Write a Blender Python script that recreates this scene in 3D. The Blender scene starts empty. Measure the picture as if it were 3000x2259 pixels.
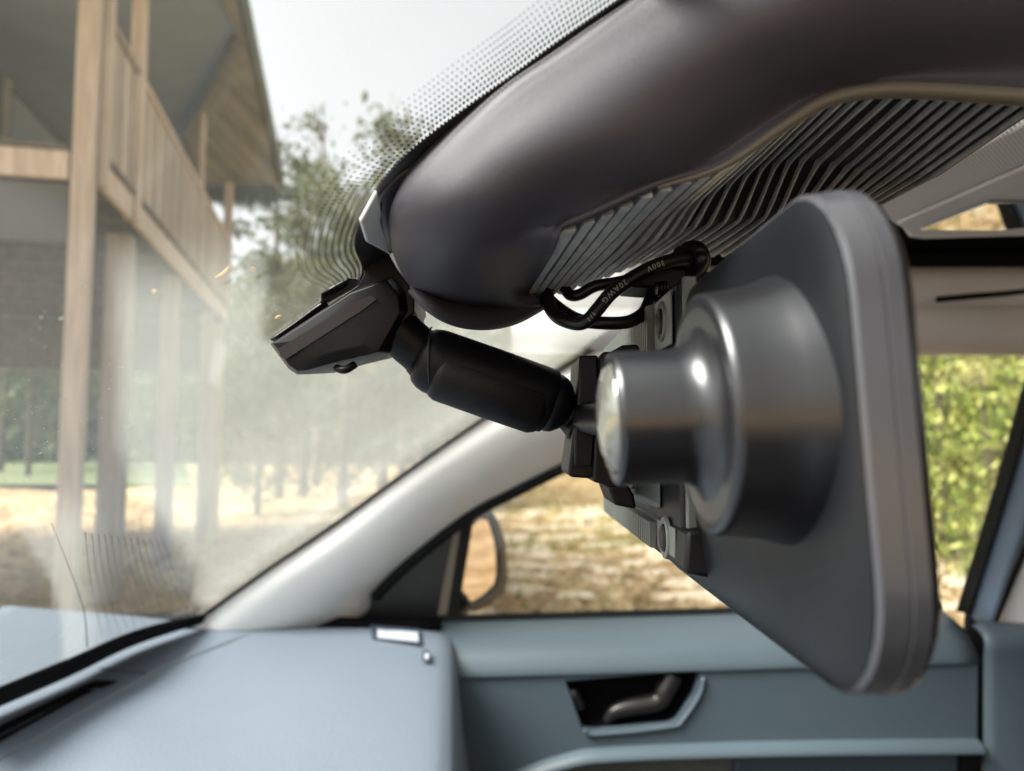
import bpy, bmesh, math, random
import numpy as np
from mathutils import Vector, Matrix, Euler
random.seed(7); RNG = np.random.RandomState(7)
R = math.radians
scene = bpy.context.scene
COL = scene.collection

# ------------------------------------------------------------------ camera, sky, sun, exposure
CAMZ = 1.35
PITCH = R(4.2)
FPX = 26.0 / 36.0 * 3000.0
cd = bpy.data.cameras.new("camera"); cam = bpy.data.objects.new("camera", cd); COL.objects.link(cam)
cam.location = (0, 0, CAMZ); cam.rotation_euler = (R(90) + PITCH, 0, 0)
cd.lens = 26; cd.sensor_width = 36; cd.clip_start = 0.01; cd.clip_end = 3000
cd.dof.use_dof = True; cd.dof.focus_distance = 0.27; cd.dof.aperture_fstop = 9.5
scene.camera = cam

SUN_EL, SUN_AZ = R(52), R(-108)          # azimuth measured from +Y towards +X
w = bpy.data.worlds.new("World"); scene.world = w; w.use_nodes = True
nt = w.node_tree; nt.nodes.clear()
sky = nt.nodes.new('ShaderNodeTexSky'); sky.sky_type = 'NISHITA'; sky.sun_disc = False
sky.sun_elevation = SUN_EL; sky.sun_rotation = SUN_AZ
sky.air_density = 1.0; sky.dust_density = 4.0; sky.ozone_density = 1.0
hs = nt.nodes.new('ShaderNodeHueSaturation'); hs.inputs['Saturation'].default_value = 0.07
bg = nt.nodes.new('ShaderNodeBackground'); bg.inputs['Strength'].default_value = 0.10
wo = nt.nodes.new('ShaderNodeOutputWorld')
nt.links.new(sky.outputs[0], hs.inputs['Color']); nt.links.new(hs.outputs[0], bg.inputs[0]); nt.links.new(bg.outputs[0], wo.inputs[0])
sl = bpy.data.lights.new("sun", 'SUN'); sl.energy = 3.2; sl.angle = R(32); sl.color = (1, .97, .92)
so = bpy.data.objects.new("sun", sl); COL.objects.link(so)
sd = Vector((math.sin(SUN_AZ) * math.cos(SUN_EL), math.cos(SUN_AZ) * math.cos(SUN_EL), math.sin(SUN_EL)))
so.rotation_euler = sd.to_track_quat('Z', 'Y').to_euler(); so.location = (-20, -5, 30)
scene.view_settings.view_transform = 'Standard'; scene.view_settings.look = 'None'
scene.view_settings.exposure = 1.7; scene.view_settings.gamma = 1
try:
    scene.cycles.max_bounces = 10; scene.cycles.transparent_max_bounces = 24
    scene.cycles.use_denoising = True
except Exception: pass

# ------------------------------------------------------------------ helpers
def ray(u, v):
    a = (u - 1500) / FPX; b = (1129.5 - v) / FPX
    return np.array([a, math.cos(PITCH) - b * math.sin(PITCH), math.sin(PITCH) + b * math.cos(PITCH)])
def P(u, v, y):                      # point seen in direction (u, v) at distance y ahead
    d = ray(u, v); t = y / d[1]
    return np.array([d[0] * t, y, CAMZ + d[2] * t])
def PZ(u, v, z):                     # where that direction meets the height z (world)
    d = ray(u, v); t = (z - CAMZ) / d[2]
    return np.array([d[0] * t, d[1] * t, z])
def zglass(x, y):
    c = .13 if y > .28 else .05
    return CAMZ + .037 + .69 * (x + .0916) - c * (y - .28) ** 2
def W(u, v, lift=0.0):               # where it meets the windshield surface
    d = ray(u, v); lo, hi = 0.01, 3.0
    f = lambda t: CAMZ + d[2] * t - zglass(d[0] * t, d[1] * t) + lift
    if f(lo) * f(hi) > 0: return P(u, v, .9)
    for _ in range(40):
        m = (lo + hi) / 2
        if f(lo) * f(m) <= 0: hi = m
        else: lo = m
    return np.array([d[0] * lo, d[1] * lo, CAMZ + d[2] * lo])

def tag(o, label=None, cat=None, group=None, kind=None):
    if label: o['label'] = label
    if cat: o['category'] = cat
    if group: o['group'] = group
    if kind: o['kind'] = kind
    return o
def link(name, me, mat=None, parent=None, smooth=True):
    o = bpy.data.objects.new(name, me); COL.objects.link(o)
    if mat is not None and not me.materials: me.materials.append(mat)
    if smooth:
        me.polygons.foreach_set('use_smooth', [True] * len(me.polygons))
    if parent is not None: setp(o, parent)
    return o
def setp(o, parent):
    o.parent = parent
    o.matrix_parent_inverse = MW(parent).inverted()
def MW(o):
    m = Matrix.LocRotScale(o.location, o.rotation_euler, o.scale)
    if o.parent: m = MW(o.parent) @ o.matrix_parent_inverse @ m
    return m
def thing(name, label, cat, loc=(0, 0, 0), group=None, parent=None):
    o = bpy.data.objects.new(name, None); COL.objects.link(o); o.location = loc
    o.empty_display_size = .05
    return tag(o, label, cat, group)
def mesh(name, V, F, mat=None, parent=None, smooth=False):
    me = bpy.data.meshes.new(name); me.from_pydata([tuple(map(float, v)) for v in V], [], F); me.update()
    return link(name, me, mat, parent, smooth)
def bev(o, width=.002, seg=2, angle=35):
    m = o.modifiers.new('bevel', 'BEVEL'); m.width = width; m.segments = seg; m.limit_method = 'ANGLE'; m.angle_limit = R(angle)
    m.harden_normals = False
    return o
def autosm(o, ang=35):
    me = o.data
    bm = bmesh.new(); bm.from_mesh(me)
    bmesh.ops.recalc_face_normals(bm, faces=bm.faces)
    for f in bm.faces: f.smooth = True
    for e in bm.edges:
        if len(e.link_faces) == 2 and e.calc_face_angle(0) > R(ang): e.smooth = False
    bm.to_mesh(me); bm.free()
    return o
def cm(p0, p1, p2, p3, t):
    return .5 * ((2 * p1) + (-p0 + p2) * t + (2 * p0 - 5 * p1 + 4 * p2 - p3) * t * t + (-p0 + 3 * p1 - 3 * p2 + p3) * t ** 3)
def spline(pts, n):
    pts = [np.array(p, float) for p in pts]
    out = []
    for i in range(len(pts) - 1):
        p0 = pts[i - 1] if i > 0 else 2 * pts[0] - pts[1]
        p3 = pts[i + 2] if i + 2 < len(pts) else 2 * pts[-1] - pts[-2]
        for k in range(n): out.append(cm(p0, pts[i], pts[i + 1], p3, k / n))
    out.append(pts[-1]); return out
def gridmesh(name, G, mat, parent=None, thick=0.0, smooth=True, offset=-1):
    nr, nc = len(G), len(G[0])
    V = [p for r in G for p in r]
    F = [(i * nc + j, i * nc + j + 1, (i + 1) * nc + j + 1, (i + 1) * nc + j) for i in range(nr - 1) for j in range(nc - 1)]
    o = mesh(name, V, F, mat, parent, smooth)
    if thick:
        m = o.modifiers.new('solid', 'SOLIDIFY'); m.thickness = thick; m.offset = offset
    return o
def loft(name, rows, mat, parent=None, nu=6, nv=4, thick=0.0, offset=-1):
    rr = [spline(r, nu) for r in rows]
    cols = [spline([r[j] for r in rr], nv) for j in range(len(rr[0]))]
    G = [[cols[j][i] for j in range(len(cols))] for i in range(len(cols[0]))]
    return gridmesh(name, G, mat, parent, thick, offset=offset)
def tube(name, pts, r, mat, parent=None, seg=12, n=6, caps=True, radii=None):
    C = spline(pts, n) if n > 1 else [np.array(p, float) for p in pts]
    if radii is not None: RR = [float(x[0]) for x in spline([[q] for q in radii], n)] if n > 1 else radii
    else: RR = [r] * len(C)
    V, F = tube_data(C, RR, seg, caps)
    return mesh(name, V, F, mat, parent, True)
def tube_data(C, RR, seg=12, caps=True, base=0):
    V, F = [], []
    C = [Vector(c) for c in C]
    t0 = (C[1] - C[0]).normalized()
    up = Vector((0, 0, 1)) if abs(t0.z) < .9 else Vector((1, 0, 0))
    nrm = (up - t0 * up.dot(t0)).normalized()
    for i, c in enumerate(C):
        t = (C[min(i + 1, len(C) - 1)] - C[max(i - 1, 0)]).normalized()
        nrm = (nrm - t * nrm.dot(t)).normalized(); b = t.cross(nrm)
        for k in range(seg):
            a = 2 * math.pi * k / seg
            V.append(tuple(c + (nrm * math.cos(a) + b * math.sin(a)) * RR[i]))
    for i in range(len(C) - 1):
        for k in range(seg):
            k2 = (k + 1) % seg
            F.append((base + i * seg + k, base + i * seg + k2, base + (i + 1) * seg + k2, base + (i + 1) * seg + k))
    if caps:
        F.append(tuple(base + k for k in range(seg))[::-1]); F.append(tuple(base + (len(C) - 1) * seg + k for k in range(seg)))
    return V, F
def lathe(name, c, axis, prof, mat, parent=None, seg=48, ang=40, squash=None):
    ax = Vector(axis).normalized(); up = Vector((0, 0, 1)) if abs(ax.z) < .9 else Vector((0, 1, 0))
    n = (up - ax * up.dot(ax)).normalized(); b = ax.cross(n); V = []; F = []
    for s, r in prof:
        for k in range(seg):
            a = 2 * math.pi * k / seg
            V.append(tuple(Vector(c) + ax * s + (n * math.cos(a) + b * math.sin(a)) * max(r, 1e-5)))
    for i in range(len(prof) - 1):
        for k in range(seg):
            k2 = (k + 1) % seg; F.append((i * seg + k, i * seg + k2, (i + 1) * seg + k2, (i + 1) * seg + k))
    F.append(tuple(range(seg))[::-1]); F.append(tuple((len(prof) - 1) * seg + k for k in range(seg)))
    o = mesh(name, V, F, mat, parent, True); return autosm(o, ang)
def prism(name, pts, ext, mat, parent=None, bevel=0.0, seg=2, hole=None):
    """closed outline (3-D points, planar) pushed along ext"""
    n = len(pts); e = np.array(ext, float)
    V = [np.array(p, float) for p in pts] + [np.array(p, float) + e for p in pts]
    F = [tuple(range(n)), tuple(range(2 * n - 1, n - 1, -1))] + [(i, n + i, n + (i + 1) % n, (i + 1) % n) for i in range(n)]
    o = mesh(name, V, F, mat, parent); autosm(o, 30)
    if bevel: bev(o, bevel, seg)
    return o
def rrect(w, h, r, n=5, cx=0, cy=0):
    out = []
    for sx, sy, a0 in ((1, 1, 0), (-1, 1, 90), (-1, -1, 180), (1, -1, 270)):
        for k in range(n + 1):
            a = R(a0 + 90 * k / n); out.append((cx + sx * (w / 2 - r) + r * math.cos(a), cy + sy * (h / 2 - r) + r * math.sin(a)))
    return out
def box(name, c, size, mat, parent=None, bevel=0.0, rot=None, seg=2):
    sx, sy, sz = [s / 2 for s in size]; M = rot or Matrix.Identity(3)
    V = [Vector(c) + M @ Vector((x * sx, y * sy, z * sz)) for x in (-1, 1) for y in (-1, 1) for z in (-1, 1)]
    F = [(0, 1, 3, 2), (4, 6, 7, 5), (0, 4, 5, 1), (2, 3, 7, 6), (0, 2, 6, 4), (1, 5, 7, 3)]
    o = mesh(name, V, F, mat, parent)
    if bevel: bev(o, bevel, seg)
    return o

# ------------------------------------------------------------------ materials
def pm(name, col, rough=.5, metal=0, spec=.5, noise=None, bump=None, col2=None, coat=0, coords='Object', sheen=0):
    """noise = (scale, amount) colour variation, bump = (scale, strength, distance)"""
    m = bpy.data.materials.new(name); m.use_nodes = True; n = m.node_tree.nodes; L = m.node_tree.links
    b = n['Principled BSDF']; b.inputs['Base Color'].default_value = (*col, 1); b.inputs['Roughness'].default_value = rough
    b.inputs['Metallic'].default_value = metal; b.inputs['Specular IOR Level'].default_value = spec
    b.inputs['Coat Weight'].default_value = coat
    tc = n.new('ShaderNodeTexCoord')
    if noise:
        t = n.new('ShaderNodeTexNoise'); t.inputs['Scale'].default_value = noise[0]; t.inputs['Detail'].default_value = 6
        t.inputs['Roughness'].default_value = .6
        L.new(tc.outputs[coords], t.inputs['Vector'])
        mx = n.new('ShaderNodeMix'); mx.data_type = 'RGBA'
        c2 = col2 or tuple(c * (1 - noise[1]) for c in col)
        mx.inputs[6].default_value = (*col, 1); mx.inputs[7].default_value = (*c2, 1)
        rp = n.new('ShaderNodeMapRange'); rp.inputs[1].default_value = .35; rp.inputs[2].default_value = .65
        L.new(t.outputs['Fac'], rp.inputs[0]); L.new(rp.outputs[0], mx.inputs[0]); L.new(mx.outputs[2], b.inputs['Base Color'])
        rr = n.new('ShaderNodeMapRange'); rr.inputs[3].default_value = max(.03, rough - .06); rr.inputs[4].default_value = min(1, rough + .08)
        L.new(t.outputs['Fac'], rr.inputs[0]); L.new(rr.outputs[0], b.inputs['Roughness'])
    if bump:
        t2 = n.new('ShaderNodeTexNoise'); t2.inputs['Scale'].default_value = bump[0]; t2.inputs['Detail'].default_value = 3
        L.new(tc.outputs[coords], t2.inputs['Vector'])
        bp = n.new('ShaderNodeBump'); bp.inputs['Strength'].default_value = bump[1]; bp.inputs['Distance'].default_value = bump[2]
        L.new(t2.outputs['Fac'], bp.inputs['Height']); L.new(bp.outputs[0], b.inputs['Normal'])
    return m
M = {}
M['shell'] = pm('grained_plum_plastic', (.050, .044, .055), .50, spec=.5, noise=(30, .12), bump=(2400, .28, .0004))
M['shell_lip'] = pm('tan_highlight_lip', (.12, .105, .08), .4)  # tan highlight of the grille edge put into the colour
M['shell_smooth'] = pm('dark_base_plastic', (.018, .017, .022), .4, bump=(900, .1, .0002))
M['grey_tape'] = pm('grey_sticker', (.55, .55, .54), .6, noise=(60, .1))
M['rib'] = pm('grille_plastic', (.42, .41, .39), .4, noise=(120, .35), bump=(500, .15, .0003))
M['rib_base'] = pm('grille_back', (.012, .011, .012), .5)
M['black'] = pm('black_mount_plastic', (.0040, .0034, .0040), .42, spec=.2, noise=(40, .2), bump=(1400, .12, .0002))
M['black_soft'] = pm('black_plate', (.0035, .0030, .0030), .5, spec=.25, noise=(90, .3), bump=(1100, .3, .0003))
M['facet'] = pm('brown_facet_highlight', (.020, .014, .013), .5, spec=.3, bump=(1100, .2, .0002))  # brownish highlight on the black wedge put into the colour
M['cable'] = pm('cable_rubber', (.006, .006, .0065), .36, spec=.4, bump=(700, .12, .0002))
M['print'] = pm('white_print', (.35, .35, .34), .6)
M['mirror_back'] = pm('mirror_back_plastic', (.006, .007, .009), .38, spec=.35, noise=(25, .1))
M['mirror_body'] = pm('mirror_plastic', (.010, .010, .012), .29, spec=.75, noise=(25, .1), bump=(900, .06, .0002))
M['mirror_gloss'] = pm('mirror_rim_gloss', (.055, .055, .062), .25, spec=.6)
M['mirror_dark'] = pm('mirror_bezel', (.012, .012, .013), .3)
M['mirror_glass'] = pm('silvered_glass', (.85, .86, .85), .02, metal=1)
M['disc'] = pm('ball_disc', (.25, .25, .22), .12, metal=.6)
M['device'] = pm('device_grey_plastic', (.15, .16, .145), .45, noise=(60, .12), bump=(900, .12, .0002))
M['device_dark'] = pm('device_dark', (.007, .007, .008), .45, spec=.3)
M['cream'] = pm('cream_trim', (.88, .87, .85), .85, spec=.3, noise=(8, .06), bump=(700, .3, .0008))
M['headliner'] = pm('headliner_fabric', (.60, .585, .60), .9, noise=(14, .08), bump=(900, .5, .001))
M['dash'] = pm('dash_soft_plastic', (.135, .163, .20), .62, noise=(4, .07), bump=(420, .55, .0011))
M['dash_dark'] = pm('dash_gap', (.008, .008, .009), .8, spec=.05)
M['door'] = pm('door_slate_plastic', (.092, .124, .146), .42, noise=(5, .08), bump=(700, .25, .0006))
M['door_low'] = pm('door_pocket', (.20, .20, .17), .8, noise=(20, .2))
M['rubber'] = pm('rubber_seal', (.012, .013, .012), .7, spec=.2)
M['chrome'] = pm('satin_handle', (.035, .032, .03), .28, metal=.3)
M['label_white'] = pm('white_label', (.42, .44, .48), .5)
M['frit'] = pm('frit_black', (.010, .010, .010), .35)
M['bluepaint'] = pm('blue_paint', (.006, .06, .20), .6, spec=.15)
M['cowl'] = pm('cowl_grey', (.20, .19, .18), .7, noise=(20, .1))
M['tan'] = pm('tan_strip', (.20, .16, .12), .7)
M['speck'] = pm('dust_speck', (.75, .72, .62), .9)
M['leafbit'] = pm('dry_leaf_bit', (.65, .36, .14), .8, noise=(300, .4))
M['belt'] = pm('blue_grey_trim', (.13, .18, .25), .5, noise=(8, .1))

def visor_mat():
    m = pm('perforated_fabric', (.72, .70, .71), .85); n = m.node_tree.nodes; L = m.node_tree.links; b = n['Principled BSDF']
    tc = n.new('ShaderNodeTexCoord'); sc = n.new('ShaderNodeVectorMath'); sc.operation = 'SCALE'; sc.inputs['Scale'].default_value = 330
    fr = n.new('ShaderNodeVectorMath'); fr.operation = 'FRACTION'; sb = n.new('ShaderNodeVectorMath'); sb.operation = 'SUBTRACT'; sb.inputs[1].default_value = (.5, .5, .5)
    ml = n.new('ShaderNodeVectorMath'); ml.operation = 'MULTIPLY'; ml.inputs[1].default_value = (1, 1, 0)
    le = n.new('ShaderNodeVectorMath'); le.operation = 'LENGTH'; lt = n.new('ShaderNodeMath'); lt.operation = 'LESS_THAN'; lt.inputs[1].default_value = .27
    mx = n.new('ShaderNodeMix'); mx.data_type = 'RGBA'; mx.inputs[6].default_value = (.72, .70, .71, 1); mx.inputs[7].default_value = (.25, .24, .25, 1)
    L.new(tc.outputs['Object'], sc.inputs[0]); L.new(sc.outputs[0], fr.inputs[0]); L.new(fr.outputs[0], sb.inputs[0]); L.new(sb.outputs[0], ml.inputs[0])
    L.new(ml.outputs[0], le.inputs[0]); L.new(le.outputs['Value'], lt.inputs[0]); L.new(lt.outputs[0], mx.inputs[0]); L.new(mx.outputs[2], b.inputs['Base Color'])
    return m
M['perf'] = visor_mat()

def glass_mat(name, tint, dirt):
    m = bpy.data.materials.new(name); m.use_nodes = True; n = m.node_tree.nodes; L = m.node_tree.links; n.clear()
    out = n.new('ShaderNodeOutputMaterial'); tr = n.new('ShaderNodeBsdfTransparent'); tr.inputs[0].default_value = (*tint, 1)
    gl = n.new('ShaderNodeBsdfGlossy'); gl.inputs['Roughness'].default_value = .03; gl.inputs[0].default_value = (1, 1, 1, 1)
    geo = n.new('ShaderNodeNewGeometry'); dt = n.new('ShaderNodeVectorMath'); dt.operation = 'DOT_PRODUCT'
    L.new(geo.outputs['Normal'], dt.inputs[0]); L.new(geo.outputs['Incoming'], dt.inputs[1])
    ab = n.new('ShaderNodeMath'); ab.operation = 'ABSOLUTE'; L.new(dt.outputs['Value'], ab.inputs[0])
    su = n.new('ShaderNodeMath'); su.operation = 'SUBTRACT'; su.inputs[0].default_value = 1; L.new(ab.outputs[0], su.inputs[1])
    pw = n.new('ShaderNodeMath'); pw.operation = 'POWER'; pw.inputs[1].default_value = 4.6; L.new(su.outputs[0], pw.inputs[0])
    ma = n.new('ShaderNodeMath'); ma.operation = 'MULTIPLY_ADD'; ma.inputs[1].default_value = .5; ma.inputs[2].default_value = .06; L.new(pw.outputs[0], ma.inputs[0])
    mi = n.new('ShaderNodeMixShader'); L.new(ma.outputs[0], mi.inputs[0]); L.new(tr.outputs[0], mi.inputs[1]); L.new(gl.outputs[0], mi.inputs[2])
    df = n.new('ShaderNodeBsdfDiffuse'); df.inputs[0].default_value = (.84, .88, .80, 1)
    tl = n.new('ShaderNodeBsdfTranslucent'); tl.inputs[0].default_value = (.84, .88, .80, 1)
    ad = n.new('ShaderNodeMixShader'); ad.inputs[0].default_value = .5; L.new(df.outputs[0], ad.inputs[1]); L.new(tl.outputs[0], ad.inputs[2])
    tc = n.new('ShaderNodeTexCoord'); nz = n.new('ShaderNodeTexNoise'); nz.inputs['Scale'].default_value = 5; nz.inputs['Detail'].default_value = 5
    L.new(tc.outputs['Object'], nz.inputs['Vector'])
    mr = n.new('ShaderNodeMapRange'); mr.inputs[1].default_value = .3; mr.inputs[2].default_value = .75; mr.inputs[3].default_value = dirt * .3; mr.inputs[4].default_value = dirt
    L.new(nz.outputs['Fac'], mr.inputs[0])
    fa = n.new('ShaderNodeAttribute'); fa.attribute_name = 'film_glare'; fm = n.new('ShaderNodeMath'); fm.operation = 'MULTIPLY'
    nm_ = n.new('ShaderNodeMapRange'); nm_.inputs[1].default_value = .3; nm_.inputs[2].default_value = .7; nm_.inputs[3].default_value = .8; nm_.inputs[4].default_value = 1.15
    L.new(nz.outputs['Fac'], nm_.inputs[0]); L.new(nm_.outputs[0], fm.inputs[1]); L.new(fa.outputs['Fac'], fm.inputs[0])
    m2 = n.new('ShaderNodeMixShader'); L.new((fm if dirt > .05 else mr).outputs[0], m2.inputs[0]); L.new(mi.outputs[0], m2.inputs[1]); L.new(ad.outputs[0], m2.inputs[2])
    L.new(m2.outputs[0], out.inputs[0]); return m
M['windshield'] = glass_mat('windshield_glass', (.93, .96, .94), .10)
M['sideglass'] = glass_mat('side_window_glass', (.95, .97, .95), .01)

def wood_mat(name, c1, c2, scale=9, axis=2, rough=.8):
    m = bpy.data.materials.new(name); m.use_nodes = True; n = m.node_tree.nodes; L = m.node_tree.links; b = n['Principled BSDF']
    b.inputs['Roughness'].default_value = rough
    tc = n.new('ShaderNodeTexCoord'); mp = n.new('ShaderNodeMapping'); s = [scale * 3] * 3; s[axis] = scale * .25; mp.inputs['Scale'].default_value = s
    nz = n.new('ShaderNodeTexNoise'); nz.inputs['Scale'].default_value = 1; nz.inputs['Detail'].default_value = 8; nz.inputs['Roughness'].default_value = .65
    oi = n.new('ShaderNodeObjectInfo')
    ad = n.new('ShaderNodeVectorMath'); ad.operation = 'ADD'
    mu = n.new('ShaderNodeMath'); mu.operation = 'MULTIPLY'; mu.inputs[1].default_value = 40
    L.new(oi.outputs['Random'], mu.inputs[0]); L.new(tc.outputs['Object'], mp.inputs[0]); L.new(mp.outputs[0], ad.inputs[0]); L.new(mu.outputs[0], ad.inputs[1])
    L.new(ad.outputs[0], nz.inputs['Vector'])
    cr = n.new('ShaderNodeValToRGB'); cr.color_ramp.elements[0].position = .3; cr.color_ramp.elements[1].position = .7
    cr.color_ramp.elements[0].color = (*c2, 1); cr.color_ramp.elements[1].color = (*c1, 1)
    L.new(nz.outputs['Fac'], cr.inputs[0])
    hv = n.new('ShaderNodeHueSaturation'); mr = n.new('ShaderNodeMapRange'); mr.inputs[3].default_value = .75; mr.inputs[4].default_value = 1.15
    L.new(oi.outputs['Random'], mr.inputs[0]); L.new(mr.outputs[0], hv.inputs['Value']); L.new(cr.outputs[0], hv.inputs['Color'])
    L.new(hv.outputs[0], b.inputs['Base Color'])
    bp = n.new('ShaderNodeBump'); bp.inputs['Strength'].default_value = .4; bp.inputs['Distance'].default_value = .01
    L.new(nz.outputs['Fac'], bp.inputs['Height']); L.new(bp.outputs[0], b.inputs['Normal'])
    return m
M['wood'] = wood_mat('pale_deck_timber', (.58, .51, .45), (.36, .30, .25))
M['wood_grey'] = wood_mat('weathered_timber', (.42, .37, .32), (.26, .22, .18))
M['wood_dark'] = wood_mat('dark_joist_timber', (.16, .15, .14), (.07, .065, .06), 4, 1)
M['soffit'] = wood_mat('stained_plywood', (.34, .31, .22), (.07, .065, .035), 2.2, 1)
M['wall'] = pm('grey_house_wall', (.11, .115, .125), .8, noise=(1.2, .25))
M['porch_ceiling'] = pm('grey_porch_ceiling', (.27, .33, .42), .8, noise=(.8, .2))
M['roofing'] = pm('mossy_roofing', (.10, .11, .06), .9, noise=(3, .5))

def leaf_mat(name, c1, c2, c3):
    m = bpy.data.materials.new(name); m.use_nodes = True; n = m.node_tree.nodes; L = m.node_tree.links; b = n['Principled BSDF']
    b.inputs['Roughness'].default_value = .6
    geo = n.new('ShaderNodeNewGeometry'); cr = n.new('ShaderNodeValToRGB')
    cr.color_ramp.elements[0].color = (*c1, 1); cr.color_ramp.elements[1].color = (*c3, 1); e = cr.color_ramp.elements.new(.5); e.color = (*c2, 1)
    L.new(geo.outputs['Random Per Island'], cr.inputs[0]); L.new(cr.outputs[0], b.inputs['Base Color'])
    tl = n.new('ShaderNodeBsdfTranslucent'); L.new(cr.outputs[0], tl.inputs[0]); mx = n.new('ShaderNodeMixShader'); mx.inputs[0].default_value = .35
    L.new(b.outputs[0], mx.inputs[1]); L.new(tl.outputs[0], mx.inputs[2]); L.new(mx.outputs[0], n['Material Output'].inputs[0])
    return m
M['leaf_far'] = leaf_mat('muted_leaves', (.05, .07, .025), (.10, .12, .05), (.17, .17, .08))
M['leaf_near'] = leaf_mat('bright_leaves', (.04, .07, .015), (.28, .35, .06), (.64, .62, .22))
M['leaf_dry'] = leaf_mat('dry_leaves', (.25, .16, .07), (.45, .32, .16), (.62, .50, .30))
M['grass'] = leaf_mat('grass_blades', (.10, .16, .02), (.22, .30, .05), (.42, .40, .15))
M['bark'] = pm('bark', (.16, .13, .10), .9, noise=(6, .5), bump=(20, .6, .02))
M['stone'] = pm('pale_stone', (.66, .54, .40), .9, noise=(6, .3))

def ground_mat():
    m = bpy.data.materials.new('sandy_ground'); m.use_nodes = True; n = m.node_tree.nodes; L = m.node_tree.links; b = n['Principled BSDF']
    b.inputs['Roughness'].default_value = .95
    tc = n.new('ShaderNodeTexCoord')
    def nz(s, d=8, r=.6):
        t = n.new('ShaderNodeTexNoise'); t.inputs['Scale'].default_value = s; t.inputs['Detail'].default_value = d; t.inputs['Roughness'].default_value = r
        L.new(tc.outputs['Object'], t.inputs['Vector']); return t
    a, c, g = nz(.9), nz(5, 10, .75), nz(.11, 5)
    r1 = n.new('ShaderNodeValToRGB'); e = r1.color_ramp.elements
    e[0].position = .40; e[0].color = (.16, .085, .035, 1); e[1].position = .60; e[1].color = (.66, .55, .40, 1)
    k = e.new(.5); k.color = (.54, .36, .19, 1)
    L.new(c.outputs['Fac'], r1.inputs[0])
    r2 = n.new('ShaderNodeValToRGB'); e = r2.color_ramp.elements; e[0].position = .42; e[0].color = (.80, .72, .6, 1); e[1].position = .6; e[1].color = (1.15, 1.15, 1.1, 1)
    L.new(a.outputs['Fac'], r2.inputs[0])
    mu = n.new('ShaderNodeMix'); mu.data_type = 'RGBA'; mu.blend_type = 'MULTIPLY'; mu.inputs[0].default_value = 1
    L.new(r1.outputs[0], mu.inputs[6]); L.new(r2.outputs[0], mu.inputs[7])
    gm = n.new('ShaderNodeMapRange'); gm.inputs[1].default_value = .52; gm.inputs[2].default_value = .64; L.new(g.outputs['Fac'], gm.inputs[0])
    gx = n.new('ShaderNodeMix'); gx.data_type = 'RGBA'; gx.inputs[7].default_value = (.44, .36, .15, 1)
    L.new(gm.outputs[0], gx.inputs[0]); L.new(mu.outputs[2], gx.inputs[6]); L.new(gx.outputs[2], b.inputs['Base Color'])
    bp = n.new('ShaderNodeBump'); bp.inputs['Strength'].default_value = .9; bp.inputs['Distance'].default_value = .06
    L.new(c.outputs['Fac'], bp.inputs['Height']); L.new(bp.outputs[0], b.inputs['Normal'])
    return m
M['ground'] = ground_mat()

# ------------------------------------------------------------------ the setting: ground
def ground_z(x, y):
    h = .05 * math.sin(x * 1.3 + y * .4) + .04 * math.sin(y * 1.1 - x * .5)
    d = math.hypot(x - 2, y)
    far = max(0, x - 4) * .0
    return (h if d > 2.5 else h * .3) + far - .02
def axis_pts():
    a = [-1500, -500, -200, -90, -50]; a += list(np.arange(-30, 34, .8)); a += [50, 90, 200, 500, 1500]; return a
xs, ys = axis_pts(), axis_pts()
G = [[(x, y, ground_z(x, y)) for x in xs] for y in ys]
g = gridmesh('ground', G, M['ground']); tag(g, 'sandy ground with straw, stones and thin grass around the car', 'ground', kind='structure')

lw = gridmesh('lawn', [[(x, y, .09) for x in np.linspace(-90, -9.5 - (y - 22) * .45, 12)] for y in (21, 30, 45, 70, 95)], pm('lawn_green', (.14, .165, .065), .95, noise=(.5, .4)), None)
tag(lw, 'green lawn beyond the raised house', 'lawn', kind='structure')

def scatter(name, n, fn, mat, label, cat):
    V, F = [], []
    for i in range(n):
        vs, fs = fn(); b0 = len(V); V += vs; F += [tuple(b0 + k for k in f) for f in fs]
    o = mesh(name, V, F, mat); return tag(o, label, cat, kind='stuff')
def rnd_ground(y0, y1, spread=.95, off=0):
    y = y0 * (y1 / y0) ** random.random(); x = off + (random.uniform(-spread, spread)) * y
    return x, y
def chip():
    x, y = rnd_ground(3.2, 30); z = ground_z(x, y) + .012; s = random.uniform(.02, .07) * (1 + y / 20); a = random.uniform(0, 6.28)
    c, si = math.cos(a) * s, math.sin(a) * s; w_ = .25; t = random.uniform(-.02, .05)
    return [(x - c - si * w_, y - si + c * w_, z), (x + c - si * w_, y + si + c * w_, z + abs(t)), (x + c + si * w_, y + si - c * w_, z + abs(t)), (x - c + si * w_, y - si - c * w_, z)], [(0, 1, 2, 3)]
scatter('dry_litter', 26000, chip, M['leaf_dry'], 'dry straw and fallen leaves strewn over the sandy ground', 'litter')
def stone():
    x, y = rnd_ground(3.2, 25); z = ground_z(x, y); s = random.uniform(.015, .06)
    vs = [(x + s * math.cos(k * 1.257) * random.uniform(.6, 1.2), y + s * math.sin(k * 1.257) * random.uniform(.6, 1.2), z) for k in range(5)]
    vs += [(x + random.uniform(-.3, .3) * s, y + random.uniform(-.3, .3) * s, z + s * .55)]
    return vs, [(k, (k + 1) % 5, 5) for k in range(5)]
scatter('pebble', 2600, stone, M['stone'], 'small pale stones lying scattered in the sand', 'stones')
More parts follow.
